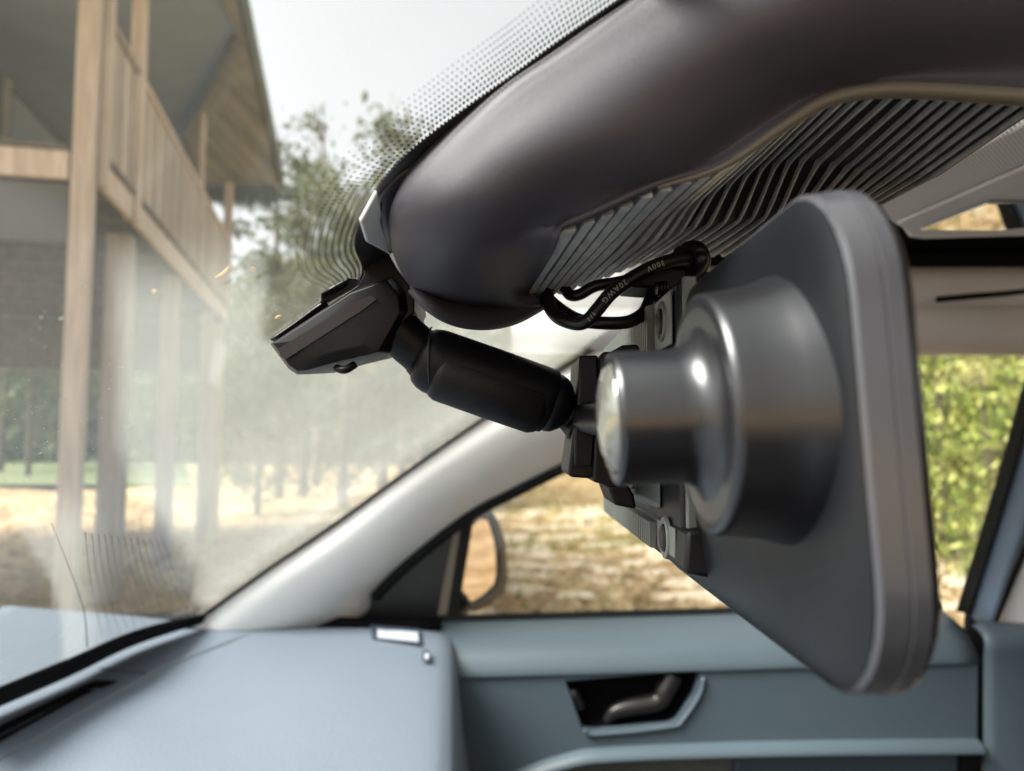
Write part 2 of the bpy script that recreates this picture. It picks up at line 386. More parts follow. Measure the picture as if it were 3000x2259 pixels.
def slab():
    x = random.uniform(-.4, 1) * 7; y = random.gauss(10.5, 2.6)
    z = ground_z(x, y); s_ = random.uniform(.05, .24); n_ = 7
    ring = [(x + s_ * 1.5 * math.cos(k * 6.283 / n_) * random.uniform(.6, 1.2), y + s_ * math.sin(k * 6.283 / n_) * random.uniform(.6, 1.2), z - .01) for k in range(n_)]
    top = [(x + (p[0] - x) * .8, y + (p[1] - y) * .8, z + .035 * random.uniform(.4, 1.2)) for p in ring]
    return ring + top, [(k, (k + 1) % n_, n_ + (k + 1) % n_, n_ + k) for k in range(n_)] + [tuple(range(n_, 2 * n_))]
scatter('limestone_chunk', 420, slab, M['stone'], 'band of flat pale limestone pieces across the sand beyond the door window', 'stones')
def blade():
    x, y = rnd_ground(4.5, 30)
    if RNG.rand() > .12 + .6 * (math.sin(x * .7 + 1) * math.sin(y * .5) > .35): x += 4; y += 5
    z = ground_z(x, y); h = random.uniform(.04, .16); a = random.uniform(0, 6.28); dx, dy = math.cos(a) * .012, math.sin(a) * .012
    return [(x - dx, y - dy, z - .01), (x + dx, y + dy, z - .01), (x + random.uniform(-.06, .06), y + random.uniform(-.06, .06), z + h)], [(0, 1, 2)]
scatter('grass', 15000, blade, M['grass'], 'thin tufts of green and yellow grass growing in the sand', 'grass')

# ------------------------------------------------------------------ trees
def tree_meshes(seed, H, crown_r, crown_lo, nclump, nleaf, leaf, tr_r, mat, bare=0):
    rs = random.Random(seed); V, F = [], []
    def add(C, RR, seg=6):
        v, f = tube_data(C, RR, seg, False, len(V)); V.extend(v); F.extend(f)
    lean = rs.uniform(-.04, .04) * H
    C = [Vector((lean * (k / 5) ** 1.5 + rs.uniform(-.04, .04), rs.uniform(-.04, .04), H * .95 * k / 5)) for k in range(6)]
    add(C, [tr_r * (1 - .16 * k) for k in range(6)], 8)
    tips = []
    for k in range(nclump):
        zf = rs.uniform(crown_lo, 1); z = H * zf
        rad = crown_r * math.sin(math.pi * min(1, (zf - crown_lo) / (1 - crown_lo) * .8 + .15)) * rs.uniform(.25, 1)
        a = rs.uniform(0, 6.28); tip = Vector((lean * zf + rad * math.cos(a), rad * math.sin(a), z))
        i0 = max(0, min(4, int((z - rad * .5) / H / .95 * 5))); base = C[i0].lerp(C[i0 + 1], rs.random())
        mid = base.lerp(tip, .5) + Vector((rs.uniform(-.2, .2), rs.uniform(-.2, .2), rs.uniform(-.1, .25)))
        add([base, mid, tip], [tr_r * .25, tr_r * .13, tr_r * .05], 4)
        tips.append(tip)
        for q in range(2):
            add([mid, mid.lerp(tip, .5) + Vector([rs.uniform(-.4, .4) for _ in range(3)]), tip + Vector([rs.uniform(-.6, .6) for _ in range(3)])], [tr_r * .08, tr_r * .05, tr_r * .02], 3)
    me = bpy.data.meshes.new('trunk'); me.from_pydata([tuple(v) for v in V], [], F); me.materials.append(M['bark'])
    me.polygons.foreach_set('use_smooth', [True] * len(me.polygons))
    V, F = [], []
    for t in tips:
        if rs.random() < bare: continue
        cr = rs.uniform(.25, .6) * crown_r * .45
        for _ in range(nleaf):
            p = t + Vector((rs.gauss(0, cr), rs.gauss(0, cr), rs.gauss(0, cr * .6)))
            s = leaf * rs.uniform(.5, 1.3); q = Euler((rs.uniform(0, 3.1), rs.uniform(0, 3.1), rs.uniform(0, 6.2))).to_matrix()
            b0 = len(V)
            for c in ((-s, 0, 0), (0, s * .45, 0), (s, 0, s * .2), (0, -s * .45, 0)): V.append(tuple(p + q @ Vector(c)))
            F.append((b0, b0 + 1, b0 + 2, b0 + 3))
    mc = bpy.data.meshes.new('crown'); mc.from_pydata(V, [], F); mc.materials.append(mat)
    return me, mc
def place_tree(name, ms, loc, rz, s, label, cat='tree', group=None, pnames=('trunk', 'crown')):
    t = thing(name, label, cat, loc, group); t.rotation_euler = (0, 0, rz); t.scale = (s, s, s)
    for pn, me in zip(pnames, ms):
        if len(me.polygons):
            o = bpy.data.objects.new(pn, me); COL.objects.link(o); o.parent = t
    return t
far_kinds = [tree_meshes(11, 10, 2.2, .28, 36, 70, .15, .17, M['leaf_far'], .12), tree_meshes(12, 11, 1.8, .4, 24, 55, .15, .15, M['leaf_far'], .3),
             tree_meshes(13, 8.5, 2.4, .12, 42, 70, .14, .13, M['leaf_far'], .1), tree_meshes(14, 12, 1.6, .55, 18, 55, .17, .18, M['leaf_far'], .3)]
tree_spots = [  # u, distance, kind, scale, label
    (820, 17, 3, .72, 'thin half bare tree with gaps just past the porch roof edge'),
    (930, 21, 1, 1.02, 'slim leafy tree second from the porch roof end'),
    (1010, 15, 2, .84, 'bushy tree low beside the dotted glass band'),
    (1120, 19, 0, .98, 'round crowned tree behind the top of the mount'),
    (700, 24, 2, .85, 'broad bushy tree seen under the porch roof end'),
    (1230, 24, 0, .80, 'full crowned tree behind the camera cover nose'),
    (600, 30, 0, .95, 'tall leafy tree beyond the far deck posts'),
    (480, 27, 2, .80, 'wide low tree seen between the deck posts'),
    (90, 26, 1, .75, 'slender tree seen below the deck at the picture edge'),
    (10, 30, 0, .85, 'dense tree under the deck beside the front post'),
    (200, 33, 2, .9, 'distant bushy tree behind the double corner post'),
    (330, 32, 3, .8, 'pale thin trunk tree behind the second lower post'),
    (1350, 33, 2, .9, 'distant bushy tree above the slanted pillar'),
    (1480, 28, 0, .85, 'distant round tree behind the ball arm'),
    (1640, 36, 1, .9, 'far slim tree above the sand beyond the bracket'),
    (1800, 38, 2, .9, 'far wide tree behind the bracket plates'),
    (1960, 40, 0, .9, 'far round tree behind the screen unit'),
    (870, 36, 0, 1.0, 'tall far tree filling the gap past the railing'),
    (1090, 38, 2, 1.0, 'far broad tree low over the sunny field'),
    (760, 14, 2, .52, 'young bushy tree nearest the porch roof end'),
    (1180, 15, 0, .58, 'leafy tree right behind the mount neck'),
    (890, 17, 0, .74, 'dense crowned tree between the porch and the glass dots'),
]
for i, (u, d, k, s, lab) in enumerate(tree_spots):
    p = PZ(u, 1500, 0); x = ray(u, 1200)[0] * d
    place_tree('tree', far_kinds[k], (x, d, -.1), i * 1.7, s, lab, group='trees beyond the house')
near_kinds = [tree_meshes(21, 3.4, 1.3, .05, 46, 75, .055, .05, M['leaf_near']), tree_meshes(22, 2.6, 1.2, .03, 40, 70, .05, .04, M['leaf_near']),
              tree_meshes(23, 4.2, 1.5, .08, 50, 100, .06, .06, M['leaf_near'], .2)]
bush_spots = [(2760, 8.5, 0, 1., 'yellow green bush beside the mirror edge in the door window'),
              (2900, 7.6, 1, 1.0, 'low bright bush at the foot of the window pillar'),
              (3010, 9.2, 2, 1., 'tall loose bush with pale branches behind the window pillar'),
              (2830, 11, 2, 1.15, 'taller green bush rising behind the yellow one'),
              (2680, 12, 0, 1.3, 'green bush mostly hidden behind the mirror rim'),
              (3120, 11.5, 2, 1.2, 'leafy bush at the rear, right of the window pillar')]
for i, (u, d, k, s, lab) in enumerate(bush_spots):
    place_tree('bush', near_kinds[k], (ray(u, 1200)[0] * d, d, -.08), i * 2.1, s, lab, 'bush', 'bushes outside the door window', ('stem', 'crown'))
# a far wood that reads as one mass
def wood_leaf():
    a = random.uniform(-1.0, 1.0); d = random.uniform(40, 56); x = a * d; z = random.uniform(.0, 1) ** 1.3 * (9.0 + 2.2 * math.sin(a * 17) + 1.2 * math.sin(a * 41)); s = random.uniform(.25, .6)
    q = Euler((random.uniform(0, 3), random.uniform(0, 3), random.uniform(0, 3))).to_matrix()
    return [tuple(Vector((x, d, z)) + q @ Vector(c)) for c in ((-s, 0, 0), (0, s * .6, 0), (s, 0, 0), (0, -s * .6, 0))], [(0, 1, 2, 3)]
scatter('distant_wood', 26000, wood_leaf, M['leaf_far'], 'distant wood closing the sandy field in a muted green band', 'wood')

# ------------------------------------------------------------------ the raised timber house
A0 = np.array([-2.857, 5.0]); E1 = np.array([-.2306, .973]); E2 = np.array([-.973, -.2306])
def Hs(a, b, z): q = A0 + E1 * a + E2 * b; return np.array([q[0], q[1], z])
house = thing('timber_house', 'raised timber house with a railed porch on tall posts and a stained roof overhang', 'house', tuple(Hs(0, 0, 0)))
HR = Matrix(((E1[0], -E2[0] * -1, 0), (E1[1], -E2[1] * -1, 0), (0, 0, 1)))
def hbox(name, a0, a1, b0, b1, z0, z1, mat, bevel=.006):
    V = [Hs(a, b, z) for a in (a0, a1) for b in (b0, b1) for z in (z0, z1)]
    F = [(0, 1, 3, 2), (4, 6, 7, 5), (0, 4, 5, 1), (2, 3, 7, 6), (0, 2, 6, 4), (1, 5, 7, 3)]
    o = mesh(name, V, F, mat, house); bm = bmesh.new(); bm.from_mesh(o.data); bmesh.ops.recalc_face_normals(bm, faces=bm.faces); bm.to_mesh(o.data); bm.free()
    if bevel: bev(o, bevel, 1)
    return o
DK = 3.32
hbox('post', -.06, .055, .03, .16, 0, 6.2, M['wood']); hbox('post', .06, .13, -.03, .028, DK - .2, 5.25, M['wood'])
for a, b0, wd, z0, z1 in ((.85, -.045, .105, DK - .2, 5.25), (1.30, .12, .19, 0, DK - .205), (2.95, .06, .16, 0, DK - .205), (5.25, .06, .14, 0, DK - .205), (3.75, -.03, .06, DK - .2, 5.3), (6.25, .06, .14, 0, DK - .205), (6.1, -.04, .12, DK, 5.25)):
    hbox('post', a, a + wd, b0, b0 + wd, z0, z1, M['wood'] if z1 > 4 else M['wood_grey'])
hbox('rim_beam', .135, 6.25, .0, .045, DK - .2, DK - .003, M['wood']); hbox('rim_beam', -.05, -.005, .18, 5.5, DK - .2, DK - .003, M['wood'])
hbox('deck_edge', .135, 6.3, -.03, .12, DK, DK + .035, M['wood_dark']); hbox('deck_edge', -.08, .05, .18, 5.5, DK, DK + .035, M['wood_dark'])
hbox('top_rail', .135, .848, -.03, .06, DK + 1.0, DK + 1.04, M['wood_grey']); hbox('top_rail', .957, 6.3, -.03, .06, DK + 1.0, DK + 1.04, M['wood'])
k = 0; a = .15
while a < 6.05:
    wd = .075 + .01 * math.sin(k * 3.1)
    if not (.765 < a < .955): hbox('baluster', a, a + wd, .005, .028, DK + .04, DK + .995, M['wood_grey'] if k % 4 else M['wood'], .003)
    a += wd + .018 + .012 * (k % 3 == 0); k += 1
hbox('deck_floor', .05, 7.0, .125, 5.5, DK - .02, DK + .03, M['wood_dark'], 0)
for q in range(11): hbox('joist', .35 + q * .6, .40 + q * .6, .05, 5.4, DK - .19, DK - .025, M['wood_dark'], 0)
hbox('lower_beam', .02, .09, .19, 5.4, DK - .62, DK - .21, M['wall']); hbox('lower_beam', 6.4, 6.48, .2, 5.4, DK - .95, DK - .2, M['wood_dark'])
hbox('wall', .6, 7.0, 2.0, 2.12, DK + .03, 5.9, M['wall'], 0)
hbox('wall_panel', .62, 3.2, 1.96, 1.995, DK + .05, DK + 1.15, M['porch_ceiling']); hbox('door_frame', 3.4, 3.5, 1.95, 1.998, DK + .04, DK + 2.0, M['wood_grey'])
hbox('wall_panel', 3.6, 5.8, 1.96, 1.995, DK + .05, DK + 1.9, M['porch_ceiling'])
def flat(name, pts, z, th, mat): return prism(name, [(p[0], p[1], z) for p in pts], (0, 0, th), mat, house)
zs = 5.3
rs_ = random.Random(5); V, F = [], []
for q in range(260):      # ragged moss and twigs hanging from the far eave
    t_ = rs_.random(); x_ = -3.66 - 1.3 * t_; y_ = 11.40 + rs_.uniform(-.12, .03); l_ = rs_.uniform(.04, .42) * (1 - .4 * t_); w_ = rs_.uniform(.01, .035); b0 = len(V)
    V += [(x_ - w_, y_, zs - .1), (x_ + w_, y_, zs - .1), (x_ + rs_.uniform(-.06, .06), y_ + rs_.uniform(-.04, .04), zs - .1 - l_)]; F.append((b0, b0 + 1, b0 + 2))
mo = mesh('hanging_moss', V, F, M['leaf_far'], house); mo['kind'] = 'stuff'
sof = [(-1.18, 1.0), (-3.68, 11.4), (-4.88, 11.4), (-4.22, 9.2), (-2.71, 7.04), (-2.35, 4.4), (-1.6, 1.0)]
flat('soffit', sof, zs, .05, M['soffit'])
flat('porch_ceiling', [(-1.6, 1.0), (-2.72, 7.0), (-4.2, 9.2), (-4.86, 11.3), (-9, 11.3), (-9, 1.0)], zs + .06, .05, M['porch_ceiling'])
flat('roof', [(-1.12, .9), (-3.62, 11.5), (-9.2, 11.5), (-9.2, .9)], zs + .13, .10, M['roofing'])
prism('fascia', [(-1.155, .9, zs - .02), (-3.66, 11.45, zs - .02), (-3.66, 11.45, zs + .22), (-1.155, .9, zs + .22)], (.035, .01, 0), M['roofing'], house)
prism('fascia', [(-3.7, 11.42, zs - .18), (-9, 11.42, zs - .18), (-9, 11.42, zs + .1), (-3.7, 11.42, zs + .1)], (0, .05, 0), M['wood_dark'], house)
tube('ceiling_trim', [(-2.71, 7.04, zs - .03), (-4.22, 9.2, zs - .03)], .05, M['wood_dark'], house, 4, 1)
tube('ceiling_trim', [(-4.22, 9.2, zs - .03), (-4.88, 11.4, zs - .03)], .05, M['wood_dark'], house, 4, 1)

# ------------------------------------------------------------------ the car shell
car = thing('car', 'car interior with pale dashboard, slanted cream pillar, side door and windshield, blue bonnet outside', 'car', (0, .5, 0))
# windshield
gx = np.arange(-.66, .40, .02); gy = np.arange(-.75, 1.12, .03)
def ws_edge(y):   # x of the header end of the glass
    return .19 if y < .5 else .19 - .12 * (y - .5) ** 1.5
G = [[(x, y, zglass(x, y)) for x in gx] for y in gy]
# trim the pane along the pillar by the ray-traced pillar line
pil_px = [(450, 1905), (590, 1805), (800, 1655), (1000, 1520), (1200, 1375), (1400, 1235), (1600, 1105), (1850, 955), (2050, 840)]
pil_up = [W(*p) for p in pil_px]
def pil_y(x):
    xs_ = [p[0] for p in pil_up]; return float(np.interp(x, xs_, [p[1] for p in pil_up]))
G = []
for x in np.linspace(-.60, .185, 620):
    ymax = pil_y(x) + .012
    G.append([(x, y, zglass(x, y)) for y in list(np.linspace(-.75, .05, 30)) + list(np.linspace(.06, ymax, 260))])
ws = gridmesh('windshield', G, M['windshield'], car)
# road dirt and a painted pillar reflection: the swept fan of the wiper is clean, the passenger corner beyond it is filmed over
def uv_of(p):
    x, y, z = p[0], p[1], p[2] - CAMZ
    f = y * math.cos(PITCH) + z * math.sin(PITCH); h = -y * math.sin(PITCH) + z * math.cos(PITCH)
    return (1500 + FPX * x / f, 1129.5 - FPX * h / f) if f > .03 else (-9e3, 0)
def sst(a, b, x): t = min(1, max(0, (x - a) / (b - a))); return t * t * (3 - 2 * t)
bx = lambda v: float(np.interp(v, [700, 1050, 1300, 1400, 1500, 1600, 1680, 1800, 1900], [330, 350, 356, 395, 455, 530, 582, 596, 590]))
film_glare = []
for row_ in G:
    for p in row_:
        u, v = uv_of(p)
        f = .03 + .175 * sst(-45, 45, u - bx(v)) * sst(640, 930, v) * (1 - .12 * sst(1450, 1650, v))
        f += .11 * sst(-15, 15, u - float(np.interp(v, [1500, 1570, 1700, 1800, 1900], [20, 70, 150, 180, 185]))) * sst(1380, 1560, v) * (1 - sst(225, 330, u))  # pale pillar reflection at lower left, painted as extra haze
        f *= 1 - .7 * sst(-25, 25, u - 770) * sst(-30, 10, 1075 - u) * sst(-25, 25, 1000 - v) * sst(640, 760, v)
        film_glare.append(min(f, .205))
at_ = ws.data.attributes.new('film_glare', 'FLOAT', 'POINT'); at_.data.foreach_set('value', film_glare)
# black band along the pillar and the bottom (on the inside of the glass, 2 mm proud)
band = [[p + np.array([0, -.012 * 0, -.003]) for p in pil_up], [np.array([p[0], p[1] - .018, zglass(p[0], p[1] - .018) - .003]) for p in pil_up]]
loft('frit_band', band, M['frit'], ws, 4, 2, .001)
# reflected lines drawn as thin dark threads, and one antenna wire, low on the glass
for k in range(13):
    pts = [(250 + k * 19, 1560 + 2 * k), (262 + k * 21, 1680), (285 + k * 24, 1800 - k), (300 + k * 27, 1868 - k * 3)]
    tube('reflection_line', [W(*p, lift=.002) for p in pts], .00016, M['frit'], ws, 4, 4)
tube('antenna_wire', [W(*p, lift=.002) for p in [(150, 1530), (190, 1630), (222, 1715), (248, 1800), (256, 1895)]], .0003, M['frit'], ws, 4, 5, radii=[.00008, .00015, .00025, .0004, .0006])
# frit dots along the camera cover and the mount
edge = [(1980, -100), (1830, 0), (1640, 130), (1500, 232), (1350, 338), (1200, 455), (1110, 560), (1055, 660), (1040, 730), (1062, 790), (1045, 835), (960, 885), (870, 950), (795, 1002)]
E3 = [W(*p, lift=.002) for p in edge]
ES = spline(E3, 30)
arc = [0]
for i in range(1, len(ES)): arc.append(arc[-1] + np.linalg.norm(ES[i] - ES[i - 1]))
def at_arc(s):
    return np.array([np.interp(s, arc, [e[j] for e in ES]) for j in range(3)])
V, F = [], []
nW = Vector((-.568, 0, .823)); pitch = .00125
nd = int(arc[-1] / pitch)
for row in range(9):
    rad = 1 - row * .07
    for i in range(nd):
        s = (i + .5 * (row % 2)) * pitch
        if row > 3 and s > arc[-1] * .82: continue
        c = at_arc(s); t = Vector(at_arc(min(s + .004, arc[-1])) - at_arc(max(0, s - .004))).normalized()
        out = nW.cross(t).normalized()
        if out.x > 0: out = -out
        sp_ = float(np.interp(s / arc[-1], [0, .5, .72, .85, 1], [.0034, .0030, .0018, .0013, .0010])); q = Vector(c) + out * (.0014 + row * sp_); q.z = zglass(q.x, q.y) - .0015
        b0 = len(V); e2 = out
        for kk in range(6):
            an = kk * math.pi / 3; V.append(q + t * math.cos(an) * .00047 * rad + e2 * math.sin(an) * .38 * sp_ * rad)
        F.append(tuple(range(b0, b0 + 6)))
o = mesh('frit_dot', V, F, M['frit'], ws); o['kind'] = 'stuff'
# solid frit area behind the cover and mount
inner = []
for i in range(0, len(ES), 6):
    c = ES[i]; t = Vector(ES[min(i + 2, len(ES) - 1)] - ES[max(0, i - 2)]).normalized(); out = nW.cross(t).normalized()
    if out.x > 0: out = -out
    inner.append((c, c - np.array(out) * (.03 if i < 270 else .012)))
for a_, b_ in inner: a_[2] = zglass(a_[0], a_[1]) - .0015; b_[2] = zglass(b_[0], b_[1]) - .0015
gridmesh('frit_area', [[a_ for a_, b_ in inner], [b_ for a_, b_ in inner]], M['frit'], ws, .0008)

# bonnet and cowl outside
zb = CAMZ - .33
loft('bonnet', [[(-.80, y, zb + .0), (-1.2, y, zb - .03), (-1.7, y, zb - .12), (-1.95, y, zb - .35)] for y in (-.9, -.3, .3, .8, 1.02)], M['bluepaint'], car, 4, 4, .01)
loft('cowl', [[(-.56, y, zb + .02), (-.66, y, zb + .005), (-.79, y, zb - .015)] for y in (-.9, 0, .9, 1.02)], M['cowl'], car, 3, 3, .01)

# A pillar trim
pil_lo_px = [(700, 1960, 1.0), (1035, 1815, 1.0), (1085, 1735, .995), (1180, 1640, .99), (1360, 1500, .985), (1500, 1425, .98), (1660, 1345, .97), (1880, 1235, .96), (2150, 1120, .95)]
lo = [P(*p) for p in pil_lo_px]
up = [p + np.array([.0, -.004, -.006]) for p in pil_up]
upx = [u_ + np.array([.03, .03, .0]) for u_ in up]
mid1 = [u_ * .72 + l_ * .28 + np.array([0, -.030, .004]) for u_, l_ in zip(up, lo)]
mid2 = [u_ * .40 + l_ * .60 + np.array([0, -.034, -.002]) for u_, l_ in zip(up, lo)]
lo2 = [l_ + np.array([0, .05, 0]) for l_ in lo]
loft('pillar_trim', [upx, up, mid1, mid2, lo, lo2], M['cream'], car, 6, 5, .003)
tube('window_seal', [l_ + np.array([.004, .004, -.006]) for l_ in lo[2:]], .009, M['rubber'], car, 8, 5)

# sail panel in the window corner
sp = [P(900, 1830, 1.0), P(1100, 1690, 1.0), P(1370, 1480, 1.0), P(1345, 1600, 1.0), P(1290, 1900, 1.0)]
prism('corner_panel', sp, (0, .012, 0), M['frit'], car, .002)
prism('corner_strip', [P(1275, 1835, .992), P(1328, 1560, .992), P(1352, 1540, .992), P(1302, 1850, .992)], (0, .006, 0), M['tan'], car, .001)
prism('corner_seal', [P(1298, 1880, .99), P(1350, 1540, .99), P(1392, 1490, .99), P(1325, 1890, .99)], (0, .015, 0), M['rubber'], car, .003)
# side window glass
swp = [P(1250, 1900, 1.03), P(1400, 1450, 1.03), P(1900, 1180, 1.02), P(2300, 1000, 1.0), P(3100, 950, 1.0), P(2780, 1850, 1.03)]
prism('side_window', swp, (0, .0035, 0), M['sideglass'], car)

# wing mirror outside
wing = thing('wing_mirror', 'black wing mirror with sand reflected in its glass outside the door window', 'wing mirror', tuple(P(1400, 1780, 1.14)))
nm = Vector((.80, -.60, .03)).normalized(); tx = Vector((0, 0, 1)).cross(nm).normalized(); tz = nm.cross(tx)
def proj_pl(u, v, c, n):
    d = Vector(ray(u, v)); o_ = Vector((0, 0, CAMZ)); t = (Vector(c) - o_).dot(n) / d.dot(n); return o_ + d * t
cw = P(1410, 1630, 1.14)
out_px = [(1325, 1770), (1338, 1630), (1370, 1520), (1400, 1488), (1440, 1492), (1462, 1530), (1483, 1590), (1490, 1690), (1480, 1735), (1440, 1772), (1395, 1792), (1345, 1788)]
in_px = [(1343, 1755), (1352, 1640), (1380, 1535), (1408, 1510), (1435, 1515), (1448, 1550), (1460, 1605), (1463, 1680), (1455, 1718), (1420, 1752), (1390, 1770), (1350, 1768)]
op = [proj_pl(u, v, cw, nm) for u, v in out_px]; ip = [proj_pl(u, v, cw, nm) for u, v in in_px]
cen = sum(op, Vector()) / len(op); ip = [cen + (p - cen) * .93 for p in ip]
rows = [[p * 1.0 for p in ip], [p + nm * .004 for p in [a_.lerp(b_, .5) for a_, b_ in zip(ip, op)]], op, [cen + (p - cen) * .95 - nm * .04 for p in op], [cen + (p - cen) * .6 - nm * .075 for p in op], [cen + (p - cen) * .1 - nm * .085 for p in op]]
rows = [r + [r[0]] for r in rows]
gridmesh('housing', rows, pm('wing_black', (.012, .012, .013), .25), wing)
m_ = prism('mirror_glass', [p - nm * .002 for p in ip], tuple(-nm * .002), pm('tinted_mirror_glass', (.50, .44, .38), .04, metal=1), wing)
ind = lathe('indicator_lamp', tuple(proj_pl(1469, 1712, cw, nm) - nm * .002), tuple(nm), [(-.003, .003), (0, .006), (.003, .005), (.005, .002)], pm('lamp_lens', (.5, .6, .7), .1), wing, 16)
tube('mirror_arm', [P(1330, 1760, 1.05), P(1345, 1772, 1.12)], .018, M['rubber'], wing, 10, 2)

# ------------------------------------------------------------------ dashboard
zd = CAMZ - .232
def dz(x, y): return zd - .10 * (.95 - y) ** 1.3 * .5 if y < .95 else zd
rowsD = []
edge_r = {}
for y in (-.7, -.3, .1, .35, .5, .6, .7, .8, .88, .93, .955):
    xr = -.030 - .045 * ((max(0, y - .4)) / .55)
    z = zd - .045 * (max(0, .93 - y) / .4) ** 1.2 if y > .3 else zd - .066 - .02 * (.3 - y)
    if y > .94: z -= .01
    r_ = [(-.62, y, z + .028 - (.02 if y > .94 else 0)), (-.50, y, z + .018), (-.40, y, z + .008), (-.28, y, z + .002), (-.16, y, z), (xr - .03, y, z - .003), (xr - .006, y, z - .010), (xr + .004, y, z - .028), (xr + .012, y, z - .09), (xr + .02, y, z - .20), (xr - .02, y, z - .5)]
    rowsD.append(r_)
dash = loft('dashboard', rowsD, M['dash'], car, 5, 4, .004)
loft('dashboard_end', [[(x, .955, CAMZ - .24 + (.012 if x < -.3 else 0)), (x, .97, CAMZ - .26), (x, .975, CAMZ - .6)] for x in (-.6, -.4, -.2, -.09)], M['dash_dark'], car, 2, 2, .004)
def dtop(u, v, lift=.002):       # a point on the dash top
    d = ray(u, v); t = .2
    for _ in range(4000):
        x, y, z = d[0] * t, d[1] * t, CAMZ + d[2] * t
        zz = (zd - .045 * (max(0, .93 - y) / .4) ** 1.2 if y > .3 else zd - .066)
        zz += float(np.interp(x, [-.62, -.5, -.4, -.28, -.16], [.028, .018, .008, .002, 0]))
        if z < zz + lift: return np.array([x, y, zz + lift])
        t += .0004
    return P(u, v, .9)
# black gap between dash and glass
gp_u = [(-150, 2092), (0, 2026), (200, 1942), (400, 1857), (590, 1806)]; gp_l = [(-150, 2140), (0, 2072), (200, 1985), (400, 1890), (620, 1818)]
prev = [[dtop(*p, lift=.006) for p in gp_l], [W(*p, lift=.004) for p in gp_u]]
loft('windshield_gap', [prev[0], [a_ * .5 + b_ * .5 + np.array([0, 0, .002]) for a_, b_ in zip(*prev)], prev[1]], M['dash_dark'], car, 5, 3, .004)
for sl_px in ([[(-100, 2185), (0, 2127), (120, 2066), (260, 2000), (300, 1993), (342, 1995)], [(-100, 2210), (0, 2152), (120, 2090), (265, 2020), (300, 2015), (342, 1998)]],
              [[(-100, 2215), (0, 2157), (120, 2095), (240, 2030), (278, 2024)], [(-100, 2228), (0, 2172), (120, 2106), (240, 2040), (278, 2026)]]):
    gridmesh('defrost_slot', [spline([dtop(*p, lift=.0015) for p in r_], 6) for r_ in sl_px], M['dash_dark'], dash)
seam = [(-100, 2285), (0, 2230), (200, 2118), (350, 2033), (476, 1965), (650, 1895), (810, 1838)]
tube('dash_seam', [dtop(*p, lift=-.0035) for p in seam], .0055, pm('wide_seam_line', (.13, .15, .175), .75), dash, 6, 6)  # wide soft grey seam, slightly darker than the dash
tube('dash_seam', [dtop(*p, lift=.0) for p in [(290, 1957), (360, 1968), (440, 1972)]], .0012, pm('seam_line', (.09, .10, .12), .8), dash, 6, 6)
def sticker(name, px, mat, lift, parent, th=.0015):
    pts = [dtop(*p, lift=lift) for p in px]; return prism(name, pts, (0, 0, -th), mat, parent)
sticker('speaker_recess', [(1085, 1830), (1230, 1843), (1232, 1885), (1090, 1868)], pm('recess_blue', (.03, .045, .065), .6), .0030, dash)
sticker('airbag_label', [(1106, 1842), (1130, 1846), (1170, 1847), (1224, 1852), (1226, 1878), (1106, 1866)], M['label_white'], .0046, dash)
sticker('light_sensor', [(1237, 1905), (1259, 1905), (1259, 1932), (1238, 1932)], pm('sensor_dark', (.05, .06, .08), .5), .0030, dash)
sticker('sensor_lens', [(1244, 1914), (1256, 1914), (1256, 1929), (1244, 1929)], M['label_white'], .0042, dash)

# ------------------------------------------------------------------ passenger door
xs_d = [-.16, -.10, 0, .15, .30, .45, .555]
def belt(x): return CAMZ - .243 + .028 * (x + .07)
prof = [(1.02, -.003), (.985, .004), (.965, .0015), (.935, -.006), (.915, -.018), (.9055, -.031), (.903, -.040)]
rowsd = [[(x, y, belt(x) + dz_) for x in xs_d] for y, dz_ in prof]
door = loft('door_panel', rowsd, M['door'], car, 4, 5, .003)
tube('belt_seal', [(x, .99, belt(x) + .006) for x in (-.12, 0, .2, .4, .56)], .008, M['rubber'], door, 8, 3)
# flat mid panel with the handle opening (four strips butted round the hole)
zt = lambda x: belt(x) - .040
def pt(u, v, y=.903): return P(u, v, y)
hq = [(1655, 1995), (1990, 1968), (2052, 1966), (2035, 2035), (1985, 2110), (1960, 2122), (1740, 2143), (1705, 2135)]
hole = [pt(*p) for p in hq]
outer = [(-.16, zt(-.16))] + [(x, zt(x)) for x in (0, .2, .4, .555)] + [(.56, belt(.5) - .17)]
def mid_panel():
    from mathutils.geometry import tessellate_polygon
    yb = .903
    bot = [(.55, CAMZ - .352), (.30, CAMZ - .355), (.12, CAMZ - .361), (.06, CAMZ - .370), (.0, CAMZ - .392), (-.03, CAMZ - .42), (-.16, CAMZ - .47)]
    ol = [Vector((x, yb, z)) for x, z in [(-.16, zt(-.16)), (0, zt(0)), (.2, zt(.2)), (.4, zt(.4)), (.555, zt(.555))] + bot]
    hl = [Vector(p) for p in hole]
    tri = tessellate_polygon([ol, hl]); V = ol + hl
    n1 = len(ol); F = [tuple(t) for t in tri]
    nV = len(V); V2 = V + [v + Vector((0, .004, 0)) for v in ol] + [v + Vector((0, .014, -.0)) for v in hl]
    for i in range(len(hl)):
        a_, b_ = n1 + i, n1 + (i + 1) % len(hl); F.append((a_, b_, nV + b_, nV + a_))
    o = mesh('mid_panel', V2, F, M['door'], door); autosm(o, 30); return bot
botl = mid_panel()
cen_h = sum((Vector(p) for p in hole), Vector()) / len(hole)
back = [Vector(p) + Vector((0, .012, 0)) for p in hole]
back2 = [cen_h + (Vector(p) - cen_h) * .9 + Vector((0, .045, 0)) for p in hole]
back3 = [cen_h + Vector((0, .05, 0)) for p in hole]
gridmesh('handle_recess', [r + [r[0]] for r in (back, back2, back3)], M['dash_dark'], door)
